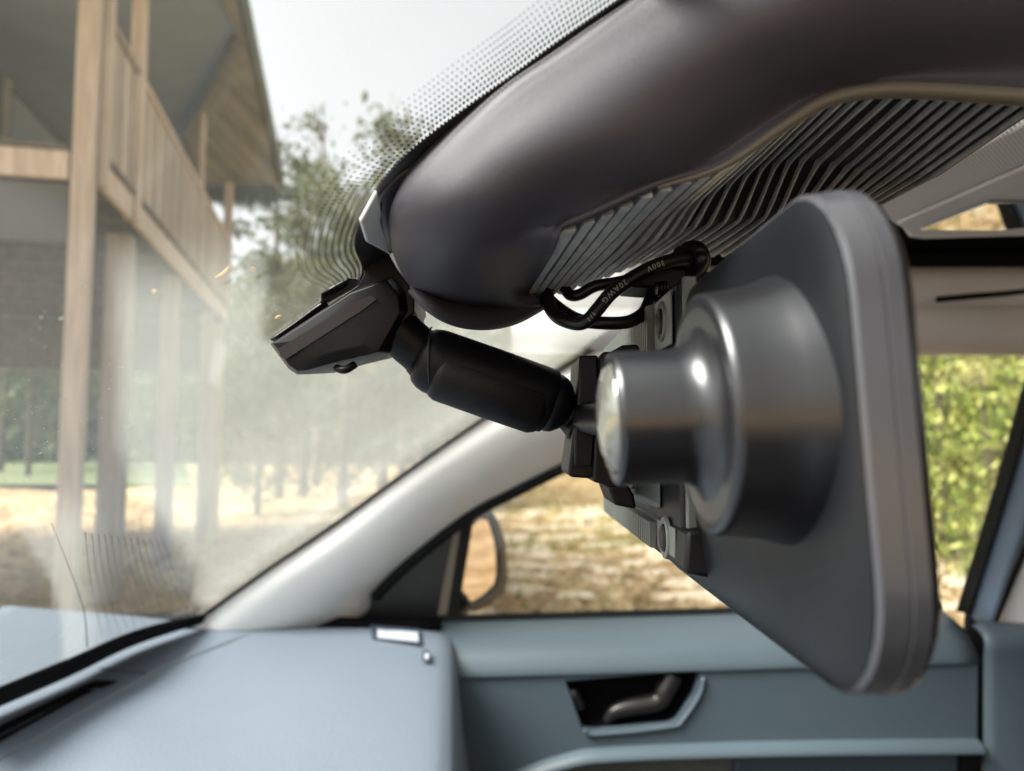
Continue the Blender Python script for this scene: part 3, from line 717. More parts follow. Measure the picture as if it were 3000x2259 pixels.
# lit rim under the opening
tube('recess_rim', [pt(u, v, .9015) for u, v in [(1712, 2138), (1745, 2152), (1960, 2130), (2000, 2110), (2050, 2035), (2062, 1985)]], .0026, M['door'], door, 8, 5)
tube('door_handle', [pt(u, v, .915) for u, v in [(1775, 2112), (1800, 2085), (1850, 2070), (1925, 2055), (1950, 2020), (1975, 1975)]], .011, M['chrome'], door, 10, 6, radii=[.004, .008, .010, .011, .012, .012])
tube('lock_slider', [pt(1672, 2020, .915), pt(1700, 2075, .915)], .008, pm('lock_black', (.02, .02, .02), .15), door, 10, 3)
# ledge and pocket below
bl = [(x, z) for x, z in botl][::-1]
loft('door_ledge', [[(x, .903, z) for x, z in bl], [(x, .895, z - .003) for x, z in bl], [(x, .889, z - .009) for x, z in bl], [(x, .893, z - .015) for x, z in bl], [(x, .935, z - .020) for x, z in bl]], M['door'], door, 4, 4)
box('door_pocket', (.2, .955, CAMZ - .62), (.76, .03, .5), M['door_low'], door, .01)
prism('pocket_panel', [pt(2160, 2160, .93), pt(2900, 2140, .93), pt(2860, 2500, .93), pt(2120, 2500, .93)], (0, .01, 0), M['door'], door, .006)
# window pillar between the doors
bp = thing_parent = car
def strip(name, pxa, pxb, ya, yb, mat, bulge=.012):
    A = [P(u, v, ya) for u, v in pxa]; B = [P(u, v, yb) for u, v in pxb]
    mid = [a_ * .5 + b_ * .5 + np.array([0, -bulge, 0]) for a_, b_ in zip(A, B)]
    return loft(name, [A, mid, B], mat, car, 5, 5, .003)
strip('pillar_seal', [(3080, 940), (3000, 1120), (2920, 1400), (2800, 1790)], [(3120, 940), (3030, 1180), (2950, 1450), (2840, 1800)], .975, .965, M['rubber'])
strip('rear_pillar_trim', [(3115, 960), (3025, 1190), (2945, 1460), (2835, 1810)], [(3200, 1200), (3100, 1390), (2990, 1620), (2905, 1845)], .965, .955, M['belt'], .02)
strip('pillar_seal', [(3190, 1210), (3095, 1400), (2985, 1630), (2895, 1850)], [(3205, 1230), (3115, 1420), (3000, 1645), (2912, 1860)], .95, .95, M['rubber'], .004)
strip('cream_corner_trim', [(3120, 1420), (3020, 1560), (2960, 1740), (2925, 1840)], [(3220, 1500), (3180, 1600), (3140, 1760), (3120, 1870)], .955, .955, M['cream'], .01)
prism('seam_gap', [P(2840, 1800, .925), P(2895, 1860, .925), P(2868, 2400, .925), P(2800, 2400, .925)], (0, .01, 0), M['rubber'], car)
rows_rp = [[P(2880, v, .905), P(3000, v + 5, .90), P(3250, v + 20, .90)] for v in (1845, 1870, 1950, 2100, 2400)]
rows_rp[0] = [p + np.array([0, .03, 0]) for p in rows_rp[0]]
loft('rear_panel', rows_rp, M['door'], car, 3, 4, .004)

# ------------------------------------------------------------------ cabin floor, seats and the driver's door below the glass
M['seat'] = pm('charcoal_seat_cloth', (.035, .034, .036), .9, noise=(30, .3), bump=(600, .5, .001))
M['carpet'] = pm('dark_carpet', (.02, .02, .021), .95, bump=(300, .6, .002))
box('cabin_floor', (.5, .1, CAMZ - .95), (2.2, 2.0, .04), M['carpet'], car)
box('driver_door', (.35, -.62, CAMZ - .56), (2.0, .07, .66), M['seat'], car, .02)
for yy in (-.28, .50):
    box('seat', (.35, yy, CAMZ - .62), (.52, .46, .16), M['seat'], car, .05, seg=4)
    box('seat_back', (.72, yy, CAMZ - .28), (.16, .48, .70), M['seat'], car, .06, Matrix.Rotation(R(14), 3, 'Y'), seg=4)
box('driver_quarter_panel', (1.15, -.64, CAMZ - .02), (.75, .05, .44), M['headliner'], car, .01)
box('rear_bench', (1.45, .1, CAMZ - .35), (.2, 1.5, .75), M['seat'], car, .05, Matrix.Rotation(R(14), 3, 'Y'), seg=4)

# ------------------------------------------------------------------ roof, header, visor
zr = CAMZ + .240
loft('headliner', [[(x, y, zr + .02 * math.sin((y + .75) / 1.75 * math.pi)) for x in (.13, .3, .6, .9, 1.3, 1.7)] for y in (-.70, -.4, -.1, .15, .35, .5, .65, .8, .93)], M['headliner'], car, 3, 3, .04, offset=1)
hd = []
for yy, zz in ((.925, .212), (.89, .207), (.875, .19), (.885, .168), (.90, .162)): hd.append([(x, yy, CAMZ + zz) for x in (.05, .2, .4, .7, 1.2)])
loft('header_trim', hd, M['headliner'], car, 3, 4, .003)
hd = []
for yy, zz in ((.905, .166), (.888, .158), (.885, .140), (.895, .124), (.93, .115), (.98, .118)): hd.append([(x, yy, CAMZ + zz - .004 * x) for x in (.0, .2, .4, .7, 1.2)])
loft('header_trim', hd, M['headliner'], car, 3, 4, .003)
tube('header_slot', [P(2745, 878, .876), P(2850, 868, .876), P(2960, 858, .876), P(3100, 840, .876)], .0035, M['dash_dark'], car, 6, 4)
prism('roof_shade', [(.1, .66, CAMZ + .236), (1.4, .66, CAMZ + .236), (1.4, .93, CAMZ + .236), (.1, .93, CAMZ + .236)], (0, 0, .006), M['dash_dark'], car)  # dark sheet added to paint the shade under the headliner
prism('roof_shade', [(.1, .932, CAMZ + .20), (1.4, .932, CAMZ + .20), (1.4, .932, CAMZ + .30), (.1, .932, CAMZ + .30)], (0, .01, 0), M['dash_dark'], car)  # upright dark sheet, painted shade behind the header trim

visor = thing('sun_visor', 'beige folded sun visor with perforated fabric and a small vanity mirror', 'sun visor', tuple(PZ(2700, 650, CAMZ + .165)))
zv = CAMZ + .165
vq = [PZ(u, v, zv) for u, v in [(2500, 612), (3150, 290), (3150, 690), (2700, 703), (2660, 698), (2640, 670)]]
prism('visor_panel', vq, (0, 0, .014), M['perf'], visor, .004, 3)
sm = [PZ(u, v, zv - .0035) for u, v in [(2630, 655), (3150, 430), (3150, 686), (2720, 697), (2668, 690)]]
prism('mirror_panel', sm, (0, 0, .003), M['headliner'], visor, .0012, 2)
vm = [PZ(u, v, zv - .0065) for u, v in [(2695, 674), (2890, 598), (3120, 600), (3120, 655), (2925, 676)]]
prism('vanity_mirror', vm, (0, 0, .002), M['mirror_glass'], visor, .0006, 2)

# ------------------------------------------------------------------ camera cover under the roof (part of the car)
C0 = [(1590, 885, .305), (1500, 908, .298), (1400, 897, .284), (1300, 880, .268), (1224, 835, .25), (1178, 760, .232), (1158, 670, .22), (1175, 585, .21), (1245, 475, .205), (1420, 312, .20), (1620, 168, .198), (1850, 20, .195), (2100, -140, .19), (2500, -380, .19), (3200, -700, .19)]
CL = [(1534, 874, .300), (1552, 840, .29), (1575, 800, .272), (1600, 758, .25), (1622, 720, .23), (1650, 675, .208), (1730, 640, .203), (1808, 606, .2), (1928, 553, .2), (2110, 495, .2), (2290, 378, .2), (2421, 300, .2), (2560, 272, .2), (2728, 272, .2), (3150, 300, .2)]
RT = [0, .18, .42, .68, .9, 1.0]
bul = [0, .010, .014, .009, -.001, 0]
bulN = [0, .012, .011, -.001, -.003, 0]      # the nose half has a soft crease above its flat underside
rows = []
for q, t in enumerate(RT):
    row = []
    for ci, ((u0, v0, y0), (u1, v1, y1)) in enumerate(zip(C0, CL)):
        bb = bulN[q] if ci <= 6 else (bul[q] if ci >= 9 else bulN[q] + (bul[q] - bulN[q]) * (ci - 6) / 3)
        row.append(P(u0 + (u1 - u0) * t, v0 + (v1 - v0) * t, y0 + (y1 - y0) * t - bb))
    rows.append(row)
back_row = [P(u, v, y) + np.array([.0, .03, .004]) for u, v, y in C0]
cover = loft('camera_cover', [back_row] + rows, M['shell'], car, 6, 6, .002)
# lip along the grille, carrying a painted highlight
lip = [P(u, v - 4, y - .001) for u, v, y in CL[8:]]
tube('grille_lip', lip, .0022, M['shell_lip'], cover, 8, 6, radii=[.0004, .0010, .0016, .0020, .0022, .0024, .0026])
# darker base shell between the cover and the glass
BO = [(1140, 738, .232), (1128, 700, .226), (1108, 630, .219), (1104, 565, .213), (1160, 500, .212), (1240, 430, .222), (1400, 300, .219), (1620, 140, .216), (1850, -20, .213), (2200, -260, .21)]
BI = [(1215, 760, .232), (1185, 720, .226), (1175, 650, .222), (1190, 585, .216), (1250, 490, .211), (1320, 415, .209), (1470, 300, .207), (1680, 150, .206), (1900, 0, .204), (2250, -230, .20)]
loft('cover_base', [[P(*p) for p in BI], [P((a_[0] + b_[0]) / 2 - 6, (a_[1] + b_[1]) / 2 - 6, (a_[2] + b_[2]) / 2 - .004) for a_, b_ in zip(BO, BI)], [P(*p) for p in BO], [P(p[0] + 5, p[1] + 5, p[2] + .02) for p in BO]], M['shell_smooth'], cover, 6, 4, .0015)
prism('glass_bracket', [W(u, v, lift=.004) for u, v in [(1050, 640), (1098, 552), (1112, 615), (1136, 738), (1106, 720), (1068, 700)]], (.001, -.001, -.0015), M['grey_tape'], cover, .0005)
# second lower nose lip
NL = [[(1192, 812, .256), (1238, 852, .256), (1310, 884, .264), (1400, 896, .276), (1490, 890, .290), (1575, 868, .300)],
      [(1200, 832, .249), (1248, 880, .248), (1318, 916, .256), (1405, 926, .268), (1495, 915, .282), (1585, 882, .297)],
      [(1214, 850, .249), (1268, 906, .249), (1340, 942, .258), (1425, 951, .270), (1510, 935, .284), (1592, 893, .300)],
      [(1230, 850, .268), (1288, 905, .272), (1360, 938, .282), (1440, 945, .292), (1515, 930, .300), (1594, 888, .308)]]
loft('nose_lip', [[P(*q) for q in r_] for r_ in NL], M['shell'], cover, 6, 6, .002)
# grille: guide lines, then louvre ribs
Gd = {  # s: (E1, E2, E3, E4) as (u, v, y)
    0.00: ((1650, 675, .208), (1612, 740, .24), (1575, 803, .272), (1534, 874, .300)),
    0.25: ((1928, 553, .20), (1820, 675, .245), (1762, 735, .275), (1650, 850, .308)),
    0.40: ((2110, 495, .20), (1975, 612, .262), (1905, 705, .280), (1765, 812, .318)),
    0.55: ((2290, 378, .20), (2085, 565, .268), (2024, 672, .283), (1870, 772, .328)),
    0.70: ((2421, 300, .20), (2226, 495, .272), (2160, 650, .286), (2000, 748, .338)),
    0.85: ((2560, 272, .20), (2345, 470, .272), (2275, 636, .287), (2110, 752, .345)),
    1.00: ((2728, 272, .20), (2480, 492, .273), (2370, 622, .288), (2200, 742, .350)),
    1.20: ((2900, 283, .20), (2610, 520, .274), (2470, 615, .296), (2300, 700, .355)),
    1.40: ((3100, 295, .20), (2760, 520, .275), (2600, 600, .298), (2400, 660, .36)),
}
ks = sorted(Gd)
def guide(s, g):
    return np.array([np.interp(s, ks, [P(*Gd[k_][g])[j] for k_ in ks]) for j in range(3)])
def rib_path(s):
    p = [guide(s, g) for g in range(4)]
    return p
fdep = lambda s: float(np.interp(s, [.25, .6], [1, .28]))
base_rows = [[guide(s, g) + np.array([0, .006, .0085]) * fdep(s) for s in np.linspace(0, 1.4, 30)] for g in range(4)]
gridmesh('grille_back', base_rows, M['rib_base'], cover, .001)
NR = 28
ds = 1.4 / NR
for i in range(NR):
    s = i * ds; wr = float(np.interp(s, [.2, .55], [0, 1]))
    wd = [.56 + (.13 - .56) * wr, .56 + (.11 - .56) * wr, .54 + (.13 - .54) * wr, .56 + (.30 - .56) * wr]
    pa = rib_path(s + ds * .12); pb = [guide(s + ds * (.12 + wd[g_]), g_) for g_ in range(4)]; V = []; F = []
    n_sub = 3
    def stiff(p): return [p[0]] + [q_ for j_ in range(3) for q_ in (p[j_] * .86 + p[j_ + 1] * .14, p[j_] * .14 + p[j_ + 1] * .86)] + [p[3]]
    A = spline(stiff(pa), n_sub); B = spline(stiff(pb), n_sub)
    fold = .55 < 2
    for a_, b_ in zip(A, B):
        drop = np.array([0.0, -.0012, -.0022]) * fdep(s); dn = np.array([0, .0055, .008]) * fdep(s)
        V += [a_ + drop * .35, a_ * .5 + b_ * .5 + drop * .7, b_ + drop * .9, b_ + dn, a_ + dn]
    n_ = len(A)
    for q in range(n_ - 1):
        for k_ in range(5): F.append((q * 5 + k_, q * 5 + (k_ + 1) % 5, (q + 1) * 5 + (k_ + 1) % 5, (q + 1) * 5 + k_))
    F += [(4, 3, 2, 1, 0), tuple((n_ - 1) * 5 + k_ for k_ in range(5))]
    o = mesh('rib', V, F, M['rib'], cover); autosm(o, 50)

# ------------------------------------------------------------------ rear-view mirror (near, blurred)
mirror = thing('rear_view_mirror', 'large black rear-view mirror close up, seen from its end with a round hub', 'mirror', (.06, .17, CAMZ))
TILT = Matrix.Rotation(R(-3.0), 3, 'Y')
def mt(p): return TILT @ Vector(p) + Vector((0, 0, CAMZ))
def rr_loop(w, h, r, x, cy=.228, cz=0.0, n=8):
    return [mt((x, cy + a_, cz + b_)) for a_, b_ in rrect(w, h, r, n)]
CZ = -.003
secs = [(.0575, .10, .044, .018), (.0580, .135, .062, .026), (.0586, .160, .080, .028), (.0596, .176, .091, .026), (.0608, .187, .0975, .025), (.0622, .1915, .1005, .0245)]
rows = [rr_loop(w_, h_, r_, x_, cz=CZ) for x_, w_, h_, r_ in secs]
rows = [r_ + [r_[0]] for r_ in rows]
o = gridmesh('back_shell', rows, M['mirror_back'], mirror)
o.modifiers.new('sub', 'SUBSURF').render_levels = 1
def mloops(L): return [q_ + [q_[0]] for q_ in [rr_loop(w_, h_, r_, x_, cz=CZ) for x_, w_, h_, r_ in L]]
o = gridmesh('rim', mloops([(.0624, .1915, .1005, .0245), (.0632, .1935, .1025, .025), (.0678, .1942, .1032, .0252), (.0680, .1937, .1027, .025), (.0683, .1937, .1027, .025), (.0685, .1944, .1034, .0252), (.0716, .1944, .1034, .0252)]), M['mirror_gloss'], mirror); autosm(o, 35)
gridmesh('bezel', mloops([(.0717, .1942, .1032, .0252), (.0728, .1935, .1025, .025), (.0740, .1910, .1000, .024), (.0745, .187, .096, .022), (.0742, .182, .091, .020)]), M['mirror_dark'], mirror)
prism('mirror_pane', rr_loop(.182, .091, .020, .0738, cz=CZ), tuple(TILT @ Vector((-.003, 0, 0))), M['mirror_glass'], mirror)
hc = mt((0, .166, .0035)); hx = TILT @ Vector((1, 0, 0))
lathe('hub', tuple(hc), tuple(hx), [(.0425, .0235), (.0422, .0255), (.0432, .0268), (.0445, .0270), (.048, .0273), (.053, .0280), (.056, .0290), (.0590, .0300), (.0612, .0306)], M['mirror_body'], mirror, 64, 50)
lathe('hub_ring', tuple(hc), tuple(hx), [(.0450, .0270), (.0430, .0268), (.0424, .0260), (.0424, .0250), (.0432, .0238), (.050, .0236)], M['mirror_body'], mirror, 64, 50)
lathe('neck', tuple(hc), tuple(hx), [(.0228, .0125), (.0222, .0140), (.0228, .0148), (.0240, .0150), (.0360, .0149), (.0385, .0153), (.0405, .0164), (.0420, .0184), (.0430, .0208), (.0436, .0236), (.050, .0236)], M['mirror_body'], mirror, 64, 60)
lathe('neck_cap', tuple(hc), tuple(hx), [(.0195, .002), (.0200, .0075), (.0212, .0110), (.0226, .0124), (.0235, .0125)], M['disc'], mirror, 48, 60)
tube('support_rod', [tuple(hc + Vector((.030, .004, 0))), (.031, .23, CAMZ + .006), (.028, .272, CAMZ + .008)], .006, M['black'], mirror, 10, 4)

# ------------------------------------------------------------------ windshield mount with ball arm
mount = thing('ball_mount', 'black wedge shaped mount stuck to the windshield with a double ball socket arm', 'mount', tuple(P(900, 1000, .28)))
Y0 = .268
Wf = [(792, 1008), (1045, 842), (1165, 800), (1205, 850), (1212, 905), (1140, 1035), (1010, 1066), (905, 1095), (872, 1098), (845, 1080)]
Wb = [(800, 990), (1000, 860), (1150, 820), (1185, 850), (1190, 900), (1130, 1010), (1010, 1040), (905, 1068), (870, 1070), (845, 1055)]
fr = [P(u, v, Y0) for u, v in Wf]
cw_ = sum(fr) / len(fr)
inn = [cw_ + (p - cw_) * .86 + np.array([0, -.009, -.0015]) for p in fr]
inn2 = [cw_ + (p - cw_) * .5 + np.array([0, -.0105, -.002]) for p in fr]
bk = [p + np.array([0, .040, .004]) for p in fr]
rows = [[cw_ + np.array([0, -.0105, -.002])] * len(fr), inn2, inn, fr, bk, [sum(bk) / len(bk)] * len(fr)]
o = gridmesh('wedge', [r_ + [r_[0]] for r_ in rows], M['black'], mount); autosm(o, 24); bev(o, .0005, 2, 20)
up_ = [(1042, 848), (1066, 802), (1050, 745), (1040, 655), (1052, 688), (1100, 712), (1136, 738), (1162, 785), (1194, 828), (1214, 862), (1214, 915), (1180, 945), (1110, 900)]
prism('mount_neck', [P(u, v, .264) for u, v in up_], (0, .03, 0), M['black'], mount, .0012, 2)
prism('facet_highlight_strip', [P(u, v, .2571) for u, v in [(815, 1022), (1035, 886), (1085, 866), (1104, 876), (1060, 910), (838, 1052), (822, 1044)]], (0, .001, 0), M['facet'], mount)  # flush strip painting the highlight along the wedge facet
pad = [W(u, v, lift=.002) for u, v in [(770, 955), (800, 900), (1030, 800), (1050, 842), (795, 1006)]]
tube('release_tab', [P(985, 1078, .262), P(1010, 1084, .26), P(1040, 1068, .262)], .0014, M['black'], mount, 8, 4)
# neck of the first ball
ax0 = P(1165, 935, .272); ax1 = P(1232, 1055, .276)
axv = P(1700, 1205, .285) - P(1200, 1040, .275)
tube('ball_neck', [P(1140, 940, .272), P(1190, 992, .274), P(1240, 1035, .276)], .008, M['black'], mount, 24, 4, radii=[.0092, .0088, .0088])
bc = P(1250, 1052, .277)
a1 = P(1262, 1055, .2755); a2 = P(1612, 1178, .283); L_ = np.linalg.norm(a2 - a1)
av = (a2 - a1) / L_
lathe('socket_body', tuple(a1), tuple(av), [(-.0052, .0085), (-.0044, .0098), (-.0018, .0116), (.0008, .0123), (.0030, .0125), (L_ * .5, .0127), (L_ - .003, .0126), (L_ - .0006, .0122), (L_ - .0002, .0116)], M['black'], mount, 48, 50)
lathe('socket_shell', tuple(a1 + np.array([0, -.0016, -.0028])), tuple(av), [(.0012, .0080), (.0026, .0104), (.0050, .0114), (L_ * .5, .0116), (L_ - .006, .0115), (L_ - .0035, .0104), (L_ - .002, .008)], M['black_soft'], mount, 48, 50)
lathe('socket_end', tuple(a2), tuple(av), [(-.001, .0108), (.001, .0114), (.0035, .0108), (.0060, .0088), (.0080, .0058)], M['black'], mount, 40, 60)
tube('socket_gap', [a1 + av * .0005 + np.array([0, -.0125 * math.cos(t_), .0125 * math.sin(t_)]) for t_ in np.linspace(-1.2, 1.5, 9)], .00035, M['rib_base'], mount, 4, 2)
lathe('ball', tuple(bc), (0, 0, 1), [(-.0088 * math.cos(t_), .0088 * math.sin(t_)) for t_ in np.linspace(.05, 3.09, 18)], M['black'], mount, 32, 60)
tube('plate_neck', [P(1625, 1185, .284), P(1655, 1200, .285), P(1672, 1212, .286), P(1690, 1220, .286)], .007, M['black'], mount, 24, 4, radii=[.0066, .0058, .0072, .0098])
# clamp plates
def yz(pts, x): return [(x, .27, 0)]
def plate(name, px, y, depth, mat, bevel=.0016, parent=mount): return prism(name, [P(u, v, y) for u, v in px], (0, depth, 0), mat, parent, bevel, 3)
plate('clamp_plate', [(1697, 1042), (1752, 1040), (1756, 1205), (1742, 1395), (1725, 1402), (1672, 1398), (1664, 1385), (1676, 1290), (1690, 1205)], .272, .040, M['black'])
plate('clamp_ridge', [(1692, 1210), (1748, 1208), (1746, 1235), (1735, 1370), (1682, 1362), (1684, 1240)], .2695, .003, M['black_soft'], .0008)
plate('backing_plate', [(1758, 1040), (1768, 1030), (1845, 1028), (1855, 1045), (1850, 1200), (1832, 1415), (1800, 1428), (1738, 1412), (1742, 1300), (1756, 1200)], .268, .045, M['black_soft'])
plate('claw', [(1790, 1030), (1825, 1010), (1870, 1008), (1885, 1050), (1860, 1060)], .268, .03, M['black'], .001)
plate('claw', [(1780, 1425), (1800, 1480), (1865, 1492), (1858, 1450), (1840, 1420)], .268, .03, M['black'], .001)

# ------------------------------------------------------------------ the screen unit held by the mount
dev = thing('display_unit', 'thin grey display unit with fine cooling ribs, held behind the mirror by the black bracket', 'display', (.06, .3, CAMZ))
def dpt(y, z, x): return np.array([x, y, CAMZ + z])
XB = .0555
prism('frame', [dpt(.245, .0535, XB), dpt(.43, .0555, XB), dpt(.43, -.043, XB), dpt(.245, -.0415, XB)], (.0065, 0, 0), M['device_dark'], dev, .0015, 3)
for z0_, z1_ in ((.0325, .0515), (-.0395, -.0295)): prism('boss_plate', [dpt(.250, z0_, XB - .0006), dpt(.279, z0_, XB - .0006), dpt(.279, z1_, XB - .0006), dpt(.250, z1_, XB - .0006)], (-.0008, 0, 0), M['device'], dev, .0006)
prism('frame_bar', [dpt(.2405, .054, XB + .001), dpt(.2405, -.042, XB + .001), dpt(.2405, -.042, XB + .0055), dpt(.2405, .054, XB + .0055)], (0, .003, 0), M['device'], dev, .0006)
prism('front_case', [dpt(.240, .0555, XB + .007), dpt(.435, .0575, XB + .007), dpt(.435, -.045, XB + .007), dpt(.240, -.0435, XB + .007)], (.0085, 0, 0), M['device_dark'], dev, .0015, 3)
prism('screen', [dpt(.246, .051, XB + .0157), dpt(.43, .052, XB + .0157), dpt(.43, -.04, XB + .0157), dpt(.246, -.039, XB + .0157)], (.0008, 0, 0), pm('screen_black', (.01, .01, .01), .06), dev)
# raised back panel, tapering towards the bracket
rp = [[(.275, .030), (.41, .036), (.41, -.030), (.275, -.026)], [(.285, .024), (.40, .030), (.40, -.025), (.285, -.021)]]
V = [dpt(y, z, XB - .0005) for y, z in rp[0]] + [dpt(y, z, XB - .008) for y, z in rp[1]]
o = mesh('raised_panel', V, [(0, 1, 2, 3), (7, 6, 5, 4), (0, 4, 5, 1), (1, 5, 6, 2), (2, 6, 7, 3), (3, 7, 4, 0)], M['device'], dev); autosm(o, 20); bev(o, .0015, 3)
tube('panel_groove', [dpt(.290, .0185, XB - .0083), dpt(.3, .0225, XB - .0083), dpt(.40, .0285, XB - .0083)], .0005, M['device_dark'], dev, 5, 4)
tube('panel_groove', [dpt(.290, -.0165, XB - .0083), dpt(.3, -.0195, XB - .0083), dpt(.40, -.0235, XB - .0083)], .0005, M['device_dark'], dev, 5, 4)
for z0_, z1_ in ((.034, .053), (-.0415, -.031)): prism('heat_sink', [dpt(.280, z0_, XB - .0003), dpt(.428, z0_, XB - .0003), dpt(.428, z1_, XB - .0003), dpt(.280, z1_, XB - .0003)], (-.0004, 0, 0), M['device_dark'], dev)
for q in range(34):
    y = .283 + q * .0042
    prism('cooling_rib', [dpt(y, .0525, XB - .0002), dpt(y, .034, XB - .0002), dpt(y, .034, XB - .0035), dpt(y, .0515, XB - .0035)], (0, .0018, 0), M['device'], dev)
    prism('cooling_rib', [dpt(y, -.031, XB - .0002), dpt(y, -.0412, XB - .0002), dpt(y, -.0405, XB - .0035), dpt(y, -.031, XB - .0035)], (0, .0018, 0), M['device'], dev)
for zc in (.0425, -.0345):
    lathe('screw_boss', tuple(dpt(.2645, zc, XB - .0008)), (-1, 0, 0), [(0, .0075), (.0012, .0072), (.0016, .0064), (.0008, .0056), (.0008, .001)], M['device'], dev, 28, 30)
    lathe('screw', tuple(dpt(.2645, zc, XB - .0010)), (-1, 0, 0), [(0, .0050), (.0014, .0048), (.0020, .0038)], M['device_dark'], dev, 16, 30)
prism('hood', [P(2087, 792, .236), P(2168, 795, .236), P(2160, 815, .236), P(2125, 905, .236), P(2082, 908, .236)], (0, .19, 0), M['device'], dev, .0012)
prism('hood', [P(2012, 1555, .236), P(2060, 1548, .236), P(2180, 1640, .236), P(2096, 1698, .236), P(2004, 1680, .236)], (0, .19, 0), M['device_dark'], dev, .0015)

# ------------------------------------------------------------------ cables
def cable(name, px, r, label):
    t = tube(name, [P(*p) for p in px], r, M['cable'], None, 16, 10); return tag(t, label, 'cable', 'cables looping from the camera cover to the screen')
c1 = [(1600, 840, .300), (1606, 880, .292), (1618, 912, .286), (1645, 935, .282), (1690, 948, .279), (1722, 938, .277), (1752, 905, .276), (1790, 860, .276), (1850, 815, .277), (1930, 775, .279), (2000, 758, .282), (2035, 770, .288)]
cb = cable('printed_cable', c1, .0027, 'thick black cable with white printing in the front loop')
cable('power_cable', [(1600, 870, .302), (1640, 905, .298), (1690, 935, .292), (1745, 945, .288), (1830, 945, .288), (1880, 922, .290), (1900, 890, .292), (1915, 850, .294), (1950, 838, .296), (1985, 830, .30)], .0026, 'black cable sagging behind the printed one')
cable('upper_cable', [(1655, 848, .302), (1672, 865, .298), (1700, 862, .296), (1745, 838, .294), (1820, 825, .294), (1900, 800, .296), (1990, 775, .298)], .0024, 'thin black cable running highest, just under the grille')
cable('curled_cable', [(2020, 735, .286), (1990, 745, .292), (2000, 790, .296), (2040, 800, .29), (2062, 765, .284), (2045, 728, .283), (2010, 732, .288), (2002, 775, .293), (2035, 792, .288), (2056, 760, .282), (2038, 740, .284)], .0028, 'black cable coiled in a tight knot at the screen top')
plug = thing('cable_plug', 'ribbed black plug pushed into the top of the display unit', 'plug', tuple(P(1960, 840, .29)))
prism('plug_body', [P(u, v, .288) for u, v in [(1835, 838), (1870, 805), (1960, 780), (2015, 785), (2012, 860), (1990, 872), (1965, 870), (1960, 845), (1900, 843)]], (0, .022, 0), M['black'], plug, .0012)
prism('plug_foot', [P(u, v, .290) for u, v in [(1912, 880), (1960, 850), (1985, 858), (1978, 880), (1925, 925), (1915, 915)]], (0, .02, 0), M['black'], plug, .001)
for q in range(4):
    lathe('strain_ring', tuple(P(1920 + q * 9, 846 - q, .287)), tuple(np.array([1, .1, .05])), [(0, .0020), (.0002, .0027), (.0009, .0027), (.0011, .002)], M['cable'], plug, 14, 40)
# printing wrapped on the cable
CP = spline([P(*p) for p in c1], 20); arcc = [0]
for i in range(1, len(CP)): arcc.append(arcc[-1] + np.linalg.norm(CP[i] - CP[i - 1]))
def c_at(s): return Vector([np.interp(s, arcc, [p[j] for p in CP]) for j in range(3)])
def put_text(txt, size, s_start):
    cu = bpy.data.curves.new('t', 'FONT'); cu.body = txt; cu.size = size; cu.space_character = 1.25; cu.resolution_u = 2
    ob = bpy.data.objects.new('t', cu); COL.objects.link(ob)
    dg = bpy.context.evaluated_depsgraph_get(); me = bpy.data.meshes.new_from_object(ob.evaluated_get(dg)); bpy.data.objects.remove(ob)
    bm = bmesh.new(); bm.from_mesh(me); bmesh.ops.triangulate(bm, faces=bm.faces)
    bmesh.ops.subdivide_edges(bm, edges=[e for e in bm.edges if e.calc_length() > size * .3], cuts=1)
    for v in bm.verts:
        s = s_start - v.co.x; yy = v.co.y - size * .33
        c = c_at(s); t = (c_at(s - .0005) - c_at(s + .0005)).normalized()
        tocam = (Vector((0, 0, CAMZ)) - c).normalized(); tocam = (tocam - t * tocam.dot(t)).normalized(); side = tocam.cross(t)
        ang = yy / .0027
        v.co = c + (tocam * math.cos(ang) + side * math.sin(ang)) * .00276
    bm.to_mesh(me); bm.free(); link('cable_print', me, M['print'], cb, False)
def arc_of(px):
    p = P(*px); return arcc[int(np.argmin([np.linalg.norm(q - p) for q in CP]))]
put_text('300V', .0030, arc_of((1940, 772, .279)))
put_text('20AWG', .0030, arc_of((1828, 828, .2765)))
put_text('1/1', .0024, arc_of((1742, 915, .2765)))

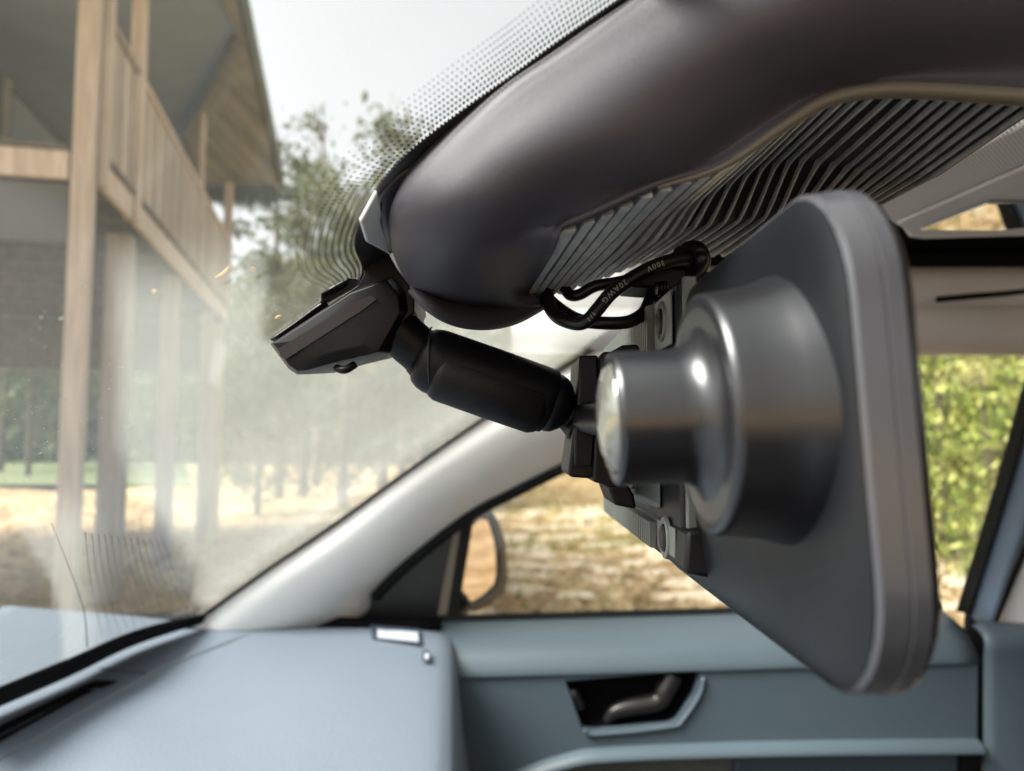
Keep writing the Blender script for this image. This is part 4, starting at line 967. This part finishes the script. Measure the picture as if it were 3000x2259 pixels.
# ------------------------------------------------------------------ specks and leaf bits on the outside of the glass
V, F = [], []
def add_speck(u, v, s, el=1.0, an=0):
    c = Vector(W(u, v, lift=-.0012)); ex = Vector((.823, 0, .568)); ey = Vector((0, 1, 0)); b0 = len(V)
    dr = W(u + math.cos(an), v + math.sin(an)) - W(u, v); d1 = Vector(dr).normalized(); d2 = nW.cross(d1)
    for k_ in range(6):
        a_ = k_ * math.pi / 3; r_ = s * random.uniform(.7, 1.2); V.append(c + d1 * math.cos(a_) * r_ * el + d2 * math.sin(a_) * r_ - nW * 0)
    F.append(tuple(range(b0, b0 + 6)))
for _ in range(150):
    u = random.gauss(260, 150); v = random.gauss(1330, 180)
    if 0 < u < 700 and 860 < v < 1650: add_speck(u, v, random.uniform(.00008, .00022), random.uniform(1, 3), random.uniform(-.8, 1.6))
for _ in range(70):
    u = random.gauss(860, 60); v = random.gauss(930, 35)
    if v < 1000 - (u - 795) * .62: add_speck(u, v, random.uniform(.0001, .00025))
for u, v, s in [(180, 933, .0006), (120, 930, .0004), (118, 1328, .0006), (222, 1295, .0005), (520, 1287, .0005), (42, 1362, .0004), (190, 1170, .0005), (320, 1140, .0004), (246, 838, .0006)]: add_speck(u, v, s, 1.5, .4)
for u, v, s in [(380, 1248, .0003), (240, 1432, .0003), (92, 1402, .0003)]: add_speck(u, v, s, 5, -.5)
o = mesh('dust_speck', V, F, M['speck']); tag(o, 'pale dust specks and grit scattered over the windshield', 'dust', kind='stuff')
def leafbit(px, r, label):
    t = tube('leaf_scrap', [W(u, v, lift=-.003) for u, v in px], r, M['leafbit'], None, 6, 5, radii=[r * .3] + [r] * (len(px) - 2) + [r * .3]); tag(t, label, 'leaf scrap', 'leaf scraps stuck to the windshield')
leafbit([(632, 813), (650, 806), (664, 794), (671, 782)], .0006, 'curved orange leaf scrap on the glass near the porch railing end')
leafbit([(738, 785), (744, 790), (747, 797)], .0006, 'tiny orange scrap of leaf just past the curved one')
leafbit([(806, 934), (814, 928), (824, 925)], .0006, 'orange leaf scrap on the glass beside the mount edge')
leafbit([(447, 856), (452, 853), (458, 850)], .0005, 'small reddish scrap on the glass over the second deck post')
